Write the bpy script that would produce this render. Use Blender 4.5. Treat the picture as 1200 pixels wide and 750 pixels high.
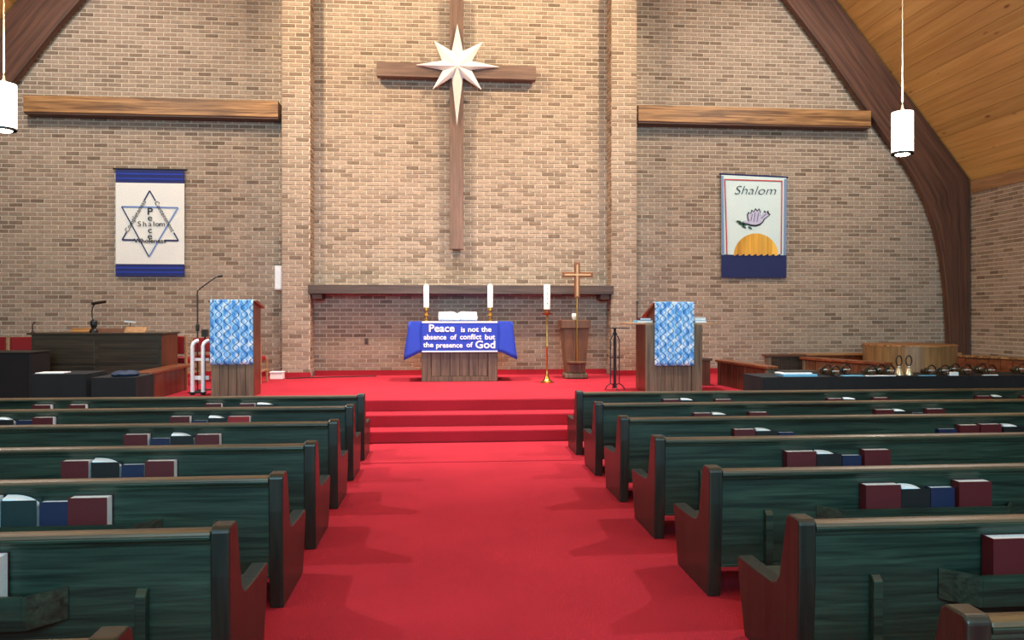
import bpy, bmesh, math, random
from mathutils import Vector, Matrix
random.seed(7)
for o in list(bpy.data.objects): bpy.data.objects.remove(o, do_unlink=True)
S = bpy.context.scene; COL = S.collection

# ------------------------------------------------------------------ camera
F, VX, VY, EYE = 900.0, 521.0, 369.0, 1.65
TH = math.atan((600 - VX) / F); CT, ST = math.cos(TH), math.sin(TH)
cd = bpy.data.cameras.new('camera'); cam = bpy.data.objects.new('camera', cd); COL.objects.link(cam)
cd.sensor_width = 36; cd.lens = F / 1200 * 36; cd.shift_y = (VY - 375) / 1200; cd.clip_end = 200
cam.location = (0, 0, EYE); cam.rotation_euler = (math.pi / 2, 0, -TH); S.camera = cam

def ray(px, py):
    a = (px - 600) / F
    return Vector((ST + a * CT, CT - a * ST, (VY - py) / F))
def U(px, py, Y):
    d = ray(px, py); return Vector((0, 0, EYE)) + d * (Y / d.y)
def XA(px, Y): return U(px, VY, Y).x
def ZA(px, py, Y): return U(px, py, Y).z

# ------------------------------------------------------------------ light
vs = S.view_settings; vs.view_transform = 'Standard'; vs.look = 'None'; vs.gamma = 1; vs.use_curve_mapping = False
vs.exposure = 0.0
w = bpy.data.worlds.new('world'); S.world = w; w.use_nodes = True
w.node_tree.nodes['Background'].inputs[0].default_value = (.55, .75, 1, 1)
w.node_tree.nodes['Background'].inputs[1].default_value = 0.6
def light(name, kind, loc, target, power, col, **kw):
    l = bpy.data.lights.new(name, kind); l.energy = power; l.color = col
    for k, v in kw.items(): setattr(l, k, v)
    o = bpy.data.objects.new(name, l); COL.objects.link(o); o.location = loc
    if target is not None:
        o.rotation_euler = (Vector(target) - Vector(loc)).to_track_quat('-Z', 'Y').to_euler()
    return o
XC, DW, P = 0.25, 15.04, 0.48          # hall axis, back wall, platform height
D1 = 10.69                             # platform edge
WARM = (1, .78, .53)
# chancel spotlights high on the roof, either side, aimed at the wall with the cross
for s in (-1, 1):
    light('chancel_spot', 'SPOT', (XC + s * 4.6, 10.2, 9.6), (XC - s * .6, DW, 5.0), 2300, WARM, spot_size=1.3, spot_blend=.8, shadow_soft_size=.15)
    light('chancel_downlight', 'SPOT', (XC + s * 2.4, 11.9, 10.8), (XC + s * 1.4, 12.4, 0), 5200, (1, .96, .92), spot_size=1.1, spot_blend=.9, shadow_soft_size=.3)
    light('side_wall_spot', 'SPOT', (XC + s * 6.6, 10.0, 8.2), (XC + s * 6.4, DW, 5.4), 900, (1, .92, .82), spot_size=1.3, spot_blend=.9, shadow_soft_size=.2)
    # floodlights on the roof slopes either side of the aisle
    for y, pw_ in ((8.3, 1450), (1.5, 200)):
        light('nave_floodlight', 'SPOT', (XC + s * 7.0, y, 7.2), (XC, y + .2, 0), pw_, (.97, .98, 1), spot_size=1.35, spot_blend=.7, shadow_soft_size=.12)
# daylight from the big window of the entrance wall behind the camera
light('window_daylight', 'AREA', (XC, -7.3, 5.2), (XC, 6, 2.2), 1900, (.36, .76, .95), shape='RECTANGLE', size=9, size_y=5)

# ------------------------------------------------------------------ materials
M = {}
def newmat(name):
    m = bpy.data.materials.new(name); m.use_nodes = True; M[name] = m
    nt = m.node_tree; b = nt.nodes['Principled BSDF']; return m, nt, b
def lin(r, g, b):
    f = lambda c: ((c / 255 + .055) / 1.055) ** 2.4 if c > 10 else c / 255 / 12.92
    return (f(r), f(g), f(b), 1)
def N(nt, t, **kw):
    n = nt.nodes.new(t)
    for k, v in kw.items():
        if k in n.inputs: n.inputs[k].default_value = v
        else: setattr(n, k, v)
    return n
def mapping(nt, scale, coord='Object'):
    tc = N(nt, 'ShaderNodeTexCoord'); mp = N(nt, 'ShaderNodeMapping'); mp.inputs['Scale'].default_value = scale
    nt.links.new(tc.outputs[coord], mp.inputs[0]); return mp
def ramp(nt, fac, stops):
    r = N(nt, 'ShaderNodeValToRGB'); e = r.color_ramp.elements
    while len(e) < len(stops): e.new(.5)
    for i, (p, c) in enumerate(stops): e[i].position = p; e[i].color = c
    nt.links.new(fac, r.inputs[0]); return r
def bump(nt, b, h, s, d=.01):
    n = N(nt, 'ShaderNodeBump'); n.inputs['Strength'].default_value = s; n.inputs['Distance'].default_value = d
    nt.links.new(h, n.inputs['Height']); nt.links.new(n.outputs[0], b.inputs['Normal'])
def plain(name, rgb, rough=.5, metal=0, noise=.08, nscale=20, coat=0, emis=0, ecol=None):
    m, nt, b = newmat(name); c = lin(*rgb)
    mp = mapping(nt, (nscale,) * 3); n = N(nt, 'ShaderNodeTexNoise'); nt.links.new(mp.outputs[0], n.inputs[0]); n.inputs['Detail'].default_value = 4
    lo = tuple(x * (1 - noise * 2) for x in c[:3]) + (1,); hi = tuple(min(1, x * (1 + noise * 2)) for x in c[:3]) + (1,)
    r = ramp(nt, n.outputs[0], [(.3, lo), (.7, hi)]); nt.links.new(r.outputs[0], b.inputs['Base Color'])
    b.inputs['Roughness'].default_value = rough; b.inputs['Metallic'].default_value = metal; b.inputs['Coat Weight'].default_value = coat
    if emis:
        b.inputs['Emission Color'].default_value = ecol or c; b.inputs['Emission Strength'].default_value = emis
    return m
def wood(name, lo, hi, axis='X', rough=.4, coat=.0, scale=6, spec=.5, contrast=(.3, .7)):
    m, nt, b = newmat(name); s = [scale * 4] * 3; s['XYZ'.index(axis)] = scale * .18
    mp = mapping(nt, s); n = N(nt, 'ShaderNodeTexNoise'); n.inputs['Detail'].default_value = 6; n.inputs['Distortion'].default_value = .9; n.inputs['Scale'].default_value = .8
    oi = N(nt, 'ShaderNodeObjectInfo'); ad = N(nt, 'ShaderNodeVectorMath', operation='ADD'); ml = N(nt, 'ShaderNodeMath', operation='MULTIPLY'); ml.inputs[1].default_value = 50
    nt.links.new(oi.outputs['Random'], ml.inputs[0]); nt.links.new(mp.outputs[0], ad.inputs[0]); nt.links.new(ml.outputs[0], ad.inputs[1])
    nt.links.new(ad.outputs[0], n.inputs[0])
    r = ramp(nt, n.outputs[0], [(contrast[0], lin(*lo)), (contrast[1], lin(*hi))])
    n2 = N(nt, 'ShaderNodeTexNoise'); n2.inputs['Scale'].default_value = 3; n2.inputs['Detail'].default_value = 5; nt.links.new(ad.outputs[0], n2.inputs[0])
    mx = N(nt, 'ShaderNodeMix', data_type='RGBA', blend_type='MULTIPLY'); mx.inputs[0].default_value = .5
    nt.links.new(r.outputs[0], mx.inputs[6]); nt.links.new(n2.outputs[0], mx.inputs[7]); 
    r2 = ramp(nt, n2.outputs[0], [(.35, (.55, .55, .55, 1)), (.6, (1.2, 1.2, 1.2, 1))]); nt.links.new(r2.outputs[0], mx.inputs[7])
    nt.links.new(mx.outputs[2], b.inputs['Base Color'])
    b.inputs['Roughness'].default_value = rough; b.inputs['Coat Weight'].default_value = coat; b.inputs['Coat Roughness'].default_value = .15
    b.inputs['Specular IOR Level'].default_value = spec
    bump(nt, b, n2.outputs[0], .15, .004); return m
def lamwood():
    m, nt, b = newmat('arch_lam'); mp = mapping(nt, (.5, 9, 1), 'UV')
    n = N(nt, 'ShaderNodeTexNoise'); n.inputs['Scale'].default_value = 1.6; n.inputs['Detail'].default_value = 6; n.inputs['Distortion'].default_value = .5; nt.links.new(mp.outputs[0], n.inputs[0])
    r = ramp(nt, n.outputs[0], [(.3, lin(64, 40, 31)), (.7, lin(106, 70, 54))]); nt.links.new(r.outputs[0], b.inputs['Base Color']); b.inputs['Roughness'].default_value = .55
    bump(nt, b, n.outputs[0], .1, .004)
lamwood()
def brickmat():
    m, nt, b = newmat('brick')
    g = N(nt, 'ShaderNodeNewGeometry'); oi = N(nt, 'ShaderNodeObjectInfo')
    a = N(nt, 'ShaderNodeMath', operation='ADD'); fr = N(nt, 'ShaderNodeMath', operation='FRACT')
    nt.links.new(g.outputs['Random Per Island'], a.inputs[0]); nt.links.new(oi.outputs['Random'], a.inputs[1]); nt.links.new(a.outputs[0], fr.inputs[0])
    r = ramp(nt, fr.outputs[0], [(0, lin(122, 104, 90)), (.1, lin(142, 123, 108)), (.5, lin(161, 142, 126)), (1, lin(170, 151, 135))])
    n = N(nt, 'ShaderNodeTexNoise'); n.inputs['Scale'].default_value = 22; n.inputs['Detail'].default_value = 5; nt.links.new(g.outputs['Position'], n.inputs[0])
    r2 = ramp(nt, n.outputs[0], [(.3, (.8, .8, .8, 1)), (.7, (1.1, 1.1, 1.1, 1))])
    mx = N(nt, 'ShaderNodeMix', data_type='RGBA', blend_type='MULTIPLY'); mx.inputs[0].default_value = 1
    nt.links.new(r.outputs[0], mx.inputs[6]); nt.links.new(r2.outputs[0], mx.inputs[7]); nt.links.new(mx.outputs[2], b.inputs['Base Color'])
    b.inputs['Roughness'].default_value = .85; b.inputs['Specular IOR Level'].default_value = .2; bump(nt, b, n.outputs[0], .3, .004)
brickmat()
plain('mortar', (206, 190, 170), .9, noise=.06, nscale=30)
def carpet(name, rgb):
    m, nt, b = newmat(name); g = N(nt, 'ShaderNodeNewGeometry')
    n = N(nt, 'ShaderNodeTexNoise'); n.inputs['Scale'].default_value = 140; n.inputs['Detail'].default_value = 3; nt.links.new(g.outputs['Position'], n.inputs[0])
    n2 = N(nt, 'ShaderNodeTexNoise'); n2.inputs['Scale'].default_value = 1.1; n2.inputs['Detail'].default_value = 4; nt.links.new(g.outputs['Position'], n2.inputs[0])
    c = lin(*rgb); k = lambda f: tuple(x * f for x in c[:3]) + (1,)
    r = ramp(nt, n.outputs[0], [(.3, k(.8)), (.7, k(1.12))]); r2 = ramp(nt, n2.outputs[0], [(.35, (.9, .9, .9, 1)), (.65, (1.05, 1.05, 1.05, 1))])
    mx = N(nt, 'ShaderNodeMix', data_type='RGBA', blend_type='MULTIPLY'); mx.inputs[0].default_value = 1
    nt.links.new(r.outputs[0], mx.inputs[6]); nt.links.new(r2.outputs[0], mx.inputs[7]); nt.links.new(mx.outputs[2], b.inputs['Base Color'])
    b.inputs['Roughness'].default_value = 1; b.inputs['Specular IOR Level'].default_value = .1; b.inputs['Sheen Weight'].default_value = 0
    bump(nt, b, n.outputs[0], .5, .006)
carpet('carpet', (166, 40, 53))
wood('pew', (10, 26, 19), (48, 66, 53), 'X', .4, .2, 9, contrast=(.3, .7))  # green cast of daylight on brown wood, put into the base colour
wood('pew_end', (18, 20, 15), (36, 37, 28), 'Z', .4, .15, 6)
wood('pew_cap', (60, 48, 32), (98, 78, 52), 'X', .45, .1, 6)
wood('arch_wood', (66, 42, 32), (100, 66, 50), 'X', .55, 0, 3)
wood('oak', (104, 70, 40), (180, 134, 86), 'X', .5, .1, 5, contrast=(.38, .62))
wood('cross_wood', (100, 76, 64), (128, 100, 86), 'Z', .6, 0, 5)
wood('cross_wood_x', (100, 76, 64), (128, 100, 86), 'X', .6, 0, 5)
wood('shelf_wood', (62, 50, 46), (92, 76, 70), 'X', .6, 0, 5)
def pine():
    m, nt, b = newmat('pine'); mp = mapping(nt, (16, .8, 16)); oi = N(nt, 'ShaderNodeObjectInfo'); ml = N(nt, 'ShaderNodeMath', operation='MULTIPLY'); ml.inputs[1].default_value = 60
    ad = N(nt, 'ShaderNodeVectorMath', operation='ADD'); nt.links.new(oi.outputs['Random'], ml.inputs[0]); nt.links.new(mp.outputs[0], ad.inputs[0]); nt.links.new(ml.outputs[0], ad.inputs[1])
    n = N(nt, 'ShaderNodeTexNoise'); n.inputs['Scale'].default_value = .7; n.inputs['Detail'].default_value = 5; n.inputs['Distortion'].default_value = .6; nt.links.new(ad.outputs[0], n.inputs[0])
    r = ramp(nt, n.outputs[0], [(.3, lin(206, 158, 86)), (.7, lin(230, 188, 114))])
    tone = ramp(nt, oi.outputs['Random'], [(0, (.84, .84, .84, 1)), (1, (1.08, 1.08, 1.08, 1))])
    mx = N(nt, 'ShaderNodeMix', data_type='RGBA', blend_type='MULTIPLY'); mx.inputs[0].default_value = 1; nt.links.new(r.outputs[0], mx.inputs[6]); nt.links.new(tone.outputs[0], mx.inputs[7])
    mk = mapping(nt, (4.5, 1.6, 4.5)); a2 = N(nt, 'ShaderNodeVectorMath', operation='ADD'); nt.links.new(mk.outputs[0], a2.inputs[0]); nt.links.new(ml.outputs[0], a2.inputs[1])
    v = N(nt, 'ShaderNodeTexVoronoi'); v.inputs['Scale'].default_value = 1; nt.links.new(a2.outputs[0], v.inputs[0])
    kn = ramp(nt, v.outputs['Distance'], [(.06, (1, 1, 1, 1)), (.15, (0, 0, 0, 1))])
    m2 = N(nt, 'ShaderNodeMix', data_type='RGBA'); nt.links.new(kn.outputs[0], m2.inputs[0]); nt.links.new(mx.outputs[2], m2.inputs[6]); m2.inputs[7].default_value = lin(140, 86, 40)
    nt.links.new(m2.outputs[2], b.inputs['Base Color']); b.inputs['Roughness'].default_value = .45; b.inputs['Coat Weight'].default_value = .1
pine()
wood('pine_trim', (150, 112, 78), (178, 138, 100), 'Y', .5, 0, 4)
wood('grey_oak', (74, 60, 46), (124, 106, 84), 'Z', .5, .1, 6)
wood('red_wood', (72, 36, 23), (112, 60, 38), 'Z', .35, .2, 6)
wood('red_wood_x', (90, 46, 26), (142, 80, 46), 'Y', .35, .2, 6)
wood('organ_wood', (34, 30, 22), (66, 58, 44), 'X', .4, .2, 5)
wood('pedestal_wood', (78, 48, 28), (118, 78, 48), 'Z', .45, .1, 6)
wood('drum_wood', (110, 84, 50), (150, 118, 74), 'Z', .4, .2, 5)
plain('brass', (206, 160, 84), .28, 1, .05)
plain('bronze', (138, 82, 50), .45, .6, .05)
plain('pale_brass', (214, 200, 170), .3, .8, .05)
plain('rose_brass', (206, 150, 108), .35, .7, .05)
plain('dark_bell', (92, 78, 58), .3, .8, .05)
plain('candle', (240, 238, 232), .45, 0, .02)
plain('white_paint', (238, 238, 240), .5, 0, .02)
plain('star_white', (242, 240, 238), .6, 0, .01)
plain('paper', (236, 240, 244), .7, 0, .03)
plain('black_metal', (14, 14, 16), .45, 0)
plain('black_cloth', (9, 11, 17), .85, 0, .15, 8)
plain('dark_blue_cloth', (18, 40, 66), .7, 0, .2, 8)
plain('rubber', (16, 16, 16), .8)
plain('grey_plastic', (196, 200, 196), .5, 0, .02)
plain('dark_plastic', (40, 42, 42), .5)
plain('red_fabric', (132, 12, 20), .8, 0, .08, 40)
plain('maroon', (80, 10, 18), .5, 0, .08, 30)
plain('navy', (18, 28, 62), .5, 0, .08, 30)
plain('black_cover', (15, 13, 15), .5, 0, .08, 30)
plain('green_cover', (14, 40, 42), .5, 0, .08, 30)
plain('red_cover', (150, 20, 30), .5, 0, .08, 30)
plain('blue_folder', (110, 178, 214), .5, 0, .05)
plain('royal_blue', (36, 66, 186), .8, 0, .1, 25)
plain('navy_cloth', (34, 48, 108), .85, 0, .14, 30)
plain('sea_cloth', (30, 44, 96), .85, 0, .12, 40)
plain('banner_white', (238, 242, 240), .85, 0, .03, 9)
plain('banner_pale', (216, 238, 240), .85, 0, .03, 9)
plain('banner_edge', (120, 150, 190), .85, 0, .1, 30)
plain('text_white', (240, 242, 248), .8, 0, .01)
plain('ink_black', (26, 26, 34), .8, 0, .01)
plain('ink_navy', (30, 36, 92), .8, 0, .05)
plain('ink_blue', (110, 140, 206), .8, 0, .05)
plain('ink_red', (196, 60, 60), .8, 0, .05)
wood('sun_gold', (206, 142, 36), (246, 196, 84), 'Z', .6, 0, 1.6)
plain('dove_lilac', (196, 196, 226), .8, 0, .1, 20)
plain('leaf_green', (40, 84, 64), .8, 0, .2, 30)
plain('gold_text', (120, 100, 60), .8, 0, .02)
plain('pink_mark', (200, 120, 150), .8, 0, .02)
plain('glass_shade', (255, 250, 240), .4, 0, .0, 5, emis=5.0, ecol=(1, .95, .86, 1))
plain('bulb', (255, 245, 225), .4, 0, .0, 5, emis=12.0, ecol=(1, .88, .7, 1))
plain('cord', (220, 190, 160), .5)
plain('plaster', (196, 184, 168), .9, 0, .04, 4)
def wavecloth():
    m, nt, b = newmat('wave_cloth'); tc = N(nt, 'ShaderNodeTexCoord'); sx = N(nt, 'ShaderNodeSeparateXYZ'); nt.links.new(tc.outputs['Object'], sx.inputs[0])
    def mth(op, a, b_=None):
        n = N(nt, 'ShaderNodeMath', operation=op)
        for i, v in enumerate((a, b_)):
            if v is None: continue
            if isinstance(v, (int, float)): n.inputs[i].default_value = v
            else: nt.links.new(v, n.inputs[i])
        return n.outputs[0]
    u = mth('MULTIPLY', sx.outputs[0], 8.4); sn = mth('MULTIPLY', mth('SINE', mth('MULTIPLY', sx.outputs[2], 33.0)), .36)
    def line(sign, w):
        f = mth('FRACT', mth('ADD', u, sn if sign > 0 else mth('MULTIPLY', sn, -1)))
        return mth('LESS_THAN', mth('ABSOLUTE', mth('SUBTRACT', f, .5)), w)
    n = N(nt, 'ShaderNodeTexNoise'); n.inputs['Scale'].default_value = 9; nt.links.new(tc.outputs['Object'], n.inputs[0])
    band = mth('ADD', mth('MULTIPLY', mth('MULTIPLY', mth('SINE', mth('MULTIPLY', u, 6.283)), mth('SINE', mth('ADD', mth('MULTIPLY', sx.outputs[2], 33.0), mth('MULTIPLY', u, 2.0)))), .16), n.outputs[0])
    bg = ramp(nt, band, [(.3, lin(60, 140, 222)), (.48, lin(124, 192, 242)), (.7, lin(220, 240, 252))])
    m1 = N(nt, 'ShaderNodeMix', data_type='RGBA'); nt.links.new(line(-1, .075), m1.inputs[0]); nt.links.new(bg.outputs[0], m1.inputs[6]); m1.inputs[7].default_value = lin(74, 146, 226)
    m2 = N(nt, 'ShaderNodeMix', data_type='RGBA'); nt.links.new(line(1, .06), m2.inputs[0]); nt.links.new(m1.outputs[2], m2.inputs[6]); m2.inputs[7].default_value = lin(24, 48, 104)
    nt.links.new(m2.outputs[2], b.inputs['Base Color']); b.inputs['Roughness'].default_value = .85
wavecloth()

# ------------------------------------------------------------------ builders
class MB:
    def __init__(s): s.v = []; s.f = []; s.m = []
    def add(s, vs, fs, mi=0):
        o = len(s.v); s.v += [tuple(v) for v in vs]; s.f += [tuple(i + o for i in f) for f in fs]; s.m += [mi] * len(fs); return s
    def box(s, x0, x1, y0, y1, z0, z1, mi=0):
        return s.add([(x0,y0,z0),(x1,y0,z0),(x1,y1,z0),(x0,y1,z0),(x0,y0,z1),(x1,y0,z1),(x1,y1,z1),(x0,y1,z1)],
                     [(0,3,2,1),(4,5,6,7),(0,1,5,4),(1,2,6,5),(2,3,7,6),(3,0,4,7)], mi)
    def prism(s, pts, axis, a, b, mi=0, side=None):
        # pts: 2-D outline; axis X: (y,z), Y: (x,z), Z: (x,y)
        def P3(p, t): return {'X': (t, p[0], p[1]), 'Y': (p[0], t, p[1]), 'Z': (p[0], p[1], t)}[axis]
        n = len(pts); vs = [P3(p, a) for p in pts] + [P3(p, b) for p in pts]
        s.add(vs, [tuple(range(n)), tuple(range(2 * n - 1, n - 1, -1))], mi)
        o = len(s.v) - 2 * n; 
        for i in range(n):
            s.f.append((o + i, o + (i + 1) % n, o + n + (i + 1) % n, o + n + i)); s.m.append(mi if side is None else side)
        return s
    def lathe(s, prof, c=(0, 0, 0), n=16, mi=0, axis='Z'):
        vs = []; 
        for r, h in prof:
            for k in range(n):
                a = 2 * math.pi * k / n; p = (r * math.cos(a), r * math.sin(a), h)
                if axis == 'Y': p = (p[0], p[2], p[1])
                if axis == 'X': p = (p[2], p[0], p[1])
                vs.append((c[0] + p[0], c[1] + p[1], c[2] + p[2]))
        fs = [(j * n + k, j * n + (k + 1) % n, (j + 1) * n + (k + 1) % n, (j + 1) * n + k) for j in range(len(prof) - 1) for k in range(n)]
        if prof[0][0] > 1e-4: fs.append(tuple(range(n - 1, -1, -1)))
        if prof[-1][0] > 1e-4: fs.append(tuple((len(prof) - 1) * n + k for k in range(n)))
        return s.add(vs, fs, mi)
    def tube(s, path, r, n=8, mi=0, closed=False):
        path = [Vector(p) for p in path]; m = len(path); vs = []; up = None
        for i, p in enumerate(path):
            if closed: t = path[(i + 1) % m] - path[i - 1]
            else: t = path[min(i + 1, m - 1)] - path[max(i - 1, 0)]
            t.normalize()
            if up is None: up = t.orthogonal().normalized()
            else: up = (up - t * up.dot(t)).normalized()
            q = t.cross(up)
            for k in range(n):
                a = 2 * math.pi * k / n; vs.append(p + (up * math.cos(a) + q * math.sin(a)) * r)
        fs = [(j * n + k, j * n + (k + 1) % n, ((j + 1) % m) * n + (k + 1) % n, ((j + 1) % m) * n + k) for j in range(m if closed else m - 1) for k in range(n)]
        if not closed: fs += [tuple(range(n - 1, -1, -1)), tuple((m - 1) * n + k for k in range(n))]
        return s.add(vs, fs, mi)
    def build(s, name, mats, parent=None, org=(0, 0, 0), bevel=0, smooth=False, seg=2):
        me = bpy.data.meshes.new(name); o3 = Vector(org)
        me.from_pydata([tuple(Vector(v) - o3) for v in s.v], [], s.f)
        for m in ([mats] if isinstance(mats, str) else mats): me.materials.append(M[m])
        me.polygons.foreach_set('material_index', s.m)
        bm = bmesh.new(); bm.from_mesh(me); bmesh.ops.recalc_face_normals(bm, faces=bm.faces); bm.to_mesh(me); bm.free()
        if smooth: me.polygons.foreach_set('use_smooth', [True] * len(me.polygons))
        o = bpy.data.objects.new(name, me); COL.objects.link(o)
        if parent: o.parent = parent
        elif any(org): o.location = org
        if bevel:
            b = o.modifiers.new('edge', 'BEVEL'); b.width = bevel; b.segments = seg; b.limit_method = 'ANGLE'
        if smooth:
            try: me.set_sharp_from_angle(angle=.7)
            except Exception: pass
        return o
def tag(o, label, cat=None, group=None, kind=None):
    o['label'] = label
    if cat: o['category'] = cat
    if group: o['group'] = group
    if kind: o['kind'] = kind
    return o
def struct(o, label): o['kind'] = 'structure'; o['label'] = label; return o
def thing(name, label, cat, loc, group=None):
    o = bpy.data.objects.new(name, None); COL.objects.link(o); o.location = loc; o.empty_display_size = .1
    return tag(o, label, cat, group)
def box(*a): return MB().box(*a)
def copy_tree(o, parent=None):
    c = o.copy(); COL.objects.link(c); c.parent = parent
    for ch in list(o.children): copy_tree(ch, c)
    return c
def text(body, name, mat, size, loc, parent, org, rot=0, align='CENTER', squash=1.0, bold=0.0, depth=.002, shear=0):
    cu = bpy.data.curves.new('t', 'FONT'); cu.body = body; cu.size = size; cu.align_x = align; cu.align_y = 'CENTER'; cu.extrude = depth; cu.offset = bold; cu.resolution_u = 3; cu.shear = shear
    to = bpy.data.objects.new('t', cu); COL.objects.link(to)
    me = bpy.data.meshes.new_from_object(to.evaluated_get(bpy.context.evaluated_depsgraph_get()))
    bpy.data.objects.remove(to, do_unlink=True)
    mt = Matrix.Translation(Vector(loc) - Vector(org)) @ Matrix.Rotation(math.pi / 2, 4, 'X') @ Matrix.Rotation(rot, 4, 'Z') @ Matrix.Diagonal((squash, 1, 1, 1))
    me.transform(mt); me.materials.clear(); me.materials.append(M[mat])
    o = bpy.data.objects.new(name, me); COL.objects.link(o); o.parent = parent; return o

# ------------------------------------------------------------------ room shell
YB = -8.0                                                  # entrance wall behind the camera
ARY = DW - .24                                              # front plane of the roof arch
eave = U(1138.5, 212, ARY); top = U(981, 0, ARY)
XR = eave.x + .02; XL = 2 * XC - XR; ZE = eave.z
SL = (top.z - eave.z) / (eave.x - top.x)                   # roof slope
ZR = ZE + SL * (XR - XC)                                   # ridge
def roofz(x): return ZR - SL * abs(x - XC)

fl = struct(box(XL, XR, YB, DW, -.1, 0).build('floor', 'carpet'), 'deep red carpet of the nave floor and aisle')
ys3 = 9.92
box(XA(430, 9.2), XA(676, 9.2), 8.62, ys3, 0, .006).build('carpet_panel', 'carpet', fl)
pf = struct(MB().box(XL, XR, D1, DW, 0.002, P).build('floor_platform', 'carpet', bevel=.02), 'red carpeted chancel platform in front of the brick wall')
SX0, SX1 = -2.05, 2.6
t1 = (D1 + ys3) / 2
box(SX0, SX1, t1, D1 - .001, .002, P * 2 / 3).build('step', 'carpet', pf, bevel=.018)
box(SX0, SX1, ys3, t1 - .001, .002, P / 3).build('step', 'carpet', pf, bevel=.018)

# bricks ------------------------------------------------------------
BP, BC, MJ = .2525, .0814, .017
proto = {}
def brick_mesh(w, h, d, axis):
    k = (round(w, 3), axis)
    if k in proto: return proto[k]
    mb = MB(); c = .003
    # proud face with chamfer, open at the back
    if axis == 'Y': f = lambda a, b, t: (a, -t, b)
    elif axis == 'X-': f = lambda a, b, t: (-t, a, b)
    else: f = lambda a, b, t: (t, a, b)
    w2, h2 = w / 2, h / 2
    vs = [f(-w2, -h2, 0), f(w2, -h2, 0), f(w2, h2, 0), f(-w2, h2, 0), f(-w2 + c, -h2 + c, d), f(w2 - c, -h2 + c, d), f(w2 - c, h2 - c, d), f(-w2 + c, h2 - c, d)]
    fs = [(4, 5, 6, 7), (0, 1, 5, 4), (1, 2, 6, 5), (2, 3, 7, 6), (3, 0, 4, 7)]
    me = bpy.data.meshes.new('brick'); me.from_pydata(vs, [], fs); me.materials.append(M['brick'])
    bm = bmesh.new(); bm.from_mesh(me); bmesh.ops.recalc_face_normals(bm, faces=bm.faces)
    n = bm.faces[:][0].normal
    want = Vector(f(0, 0, 1))
    bm.faces.ensure_lookup_table()
    if bm.faces[0].normal.dot(want) < 0: bmesh.ops.reverse_faces(bm, faces=bm.faces)
    bm.to_mesh(me); bm.free(); proto[k] = me; return me
def lay(u0, u1, z0, z1, keep, pick, parent, axis, plane, d=.010):
    """courses of bricks on a plane; pick(u,z) -> single brick object, else joined brickwork"""
    rest = MB(); n = 0; row = 0; z = z0
    while z < z1:
        u = u0 - (BP / 2 if row % 2 else 0)
        while u < u1:
            a, b = max(u, u0) + MJ / 2, min(u + BP, u1) - MJ / 2
            zc = z + BC / 2; uc = (a + b) / 2
            if b - a > .03 and keep(a, b, z, z + BC):
                dd = d + random.uniform(-.002, .002)
                loc = (uc, plane, zc) if axis == 'Y' else (plane, uc, zc)
                if n < 300 and pick(uc, zc):
                    o = bpy.data.objects.new('brick', brick_mesh(b - a, BC - MJ, d, axis)); COL.objects.link(o); o.parent = parent
                    o.location = loc; n += 1
                else:
                    w2, h2 = (b - a) / 2, (BC - MJ) / 2
                    if axis == 'Y': f = lambda p, q, t: (uc + p, plane - t, zc + q)
                    else:
                        sg = -1 if axis == 'X-' else 1
                        f = lambda p, q, t: (plane + sg * t, uc + p, zc + q)
                    rest.add([f(-w2, -h2, 0), f(w2, -h2, 0), f(w2, h2, 0), f(-w2, h2, 0), f(-w2 + .003, -h2 + .003, dd), f(w2 - .003, -h2 + .003, dd), f(w2 - .003, h2 - .003, dd), f(-w2 + .003, h2 - .003, dd)],
                             [(4, 5, 6, 7), (0, 1, 5, 4), (1, 2, 6, 5), (2, 3, 7, 6), (3, 0, 4, 7)])
            u += BP
        z += BC; row += 1
    if rest.v:
        r = rest.build('brickwork', 'brick', parent); r['kind'] = 'stuff'
    return n

PP = .45                                                  # pilaster projection
pil = []
for a, b in ((330, 363.5), (716.5, 746.5)): pil.append((XA(a, DW - PP), XA(b, DW - PP)))
wb = struct(MB().prism([(XL - .2, -.1), (XR + .2, -.1), (XR + .2, ZE), (XC, ZR + .2), (XL - .2, ZE)], 'Y', DW, DW + .3).build('wall_back', 'mortar'), 'tall brown brick gable wall behind the chancel')
ZTOP = 9.4
def keep_back(a, b, z0, z1):
    if z1 > roofz(a) - .02 or z1 > roofz(b) - .02: return False
    for p0, p1 in pil:
        if a > p0 - .02 and b < p1 + .02: return False
    return True
xa, xb = XA(440, DW), XA(650, DW)
lay(XL + .02, XR - .02, P, ZTOP, keep_back, lambda u, z: pil[0][1] + .1 < u < pil[1][0] - .1 and P + .2 < z < P + .2 + BC * 16.5, wb, 'Y', DW)
for i, (p0, p1) in enumerate(pil):
    po = struct(box(p0 + .008, p1 - .008, DW - PP + .008, DW, P + .003, ZTOP).build('brick_pillar', 'mortar'),
                ['brick pilaster beside the star banner side of the cross', 'brick pilaster beside the dove banner side of the cross'][i])
    lay(p0, p1, P, ZTOP, lambda a, b, c, d: True, lambda u, z: True, po, 'Y', DW - PP + .008)
    lay(DW - PP, DW, P, ZTOP, lambda a, b, c, d: True, lambda u, z: False, po, 'X+', p1 - .008)
    lay(DW - PP, DW, P, ZTOP, lambda a, b, c, d: True, lambda u, z: False, po, 'X-', p0 + .008)
wr = struct(box(XR, XR + .3, YB, DW + .3, -.1, ZE).build('wall_right', 'mortar'), 'brown brick side wall below the pine ceiling beside the round wooden drum')
lay(9.0, DW - .02, .0, ZE - .27, lambda a, b, c, d: True, lambda u, z: 12.55 < u < 14.5 and 2.0 < z < 5, wr, 'X-', XR)
wl = struct(box(XL - .3, XL, YB, DW + .3, -.1, ZE).build('wall_left', 'mortar'), 'brown brick side wall beside the organ')
lay(11.0, DW - .02, .0, ZE - .27, lambda a, b, c, d: True, lambda u, z: False, wl, 'X+', XL)
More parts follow.
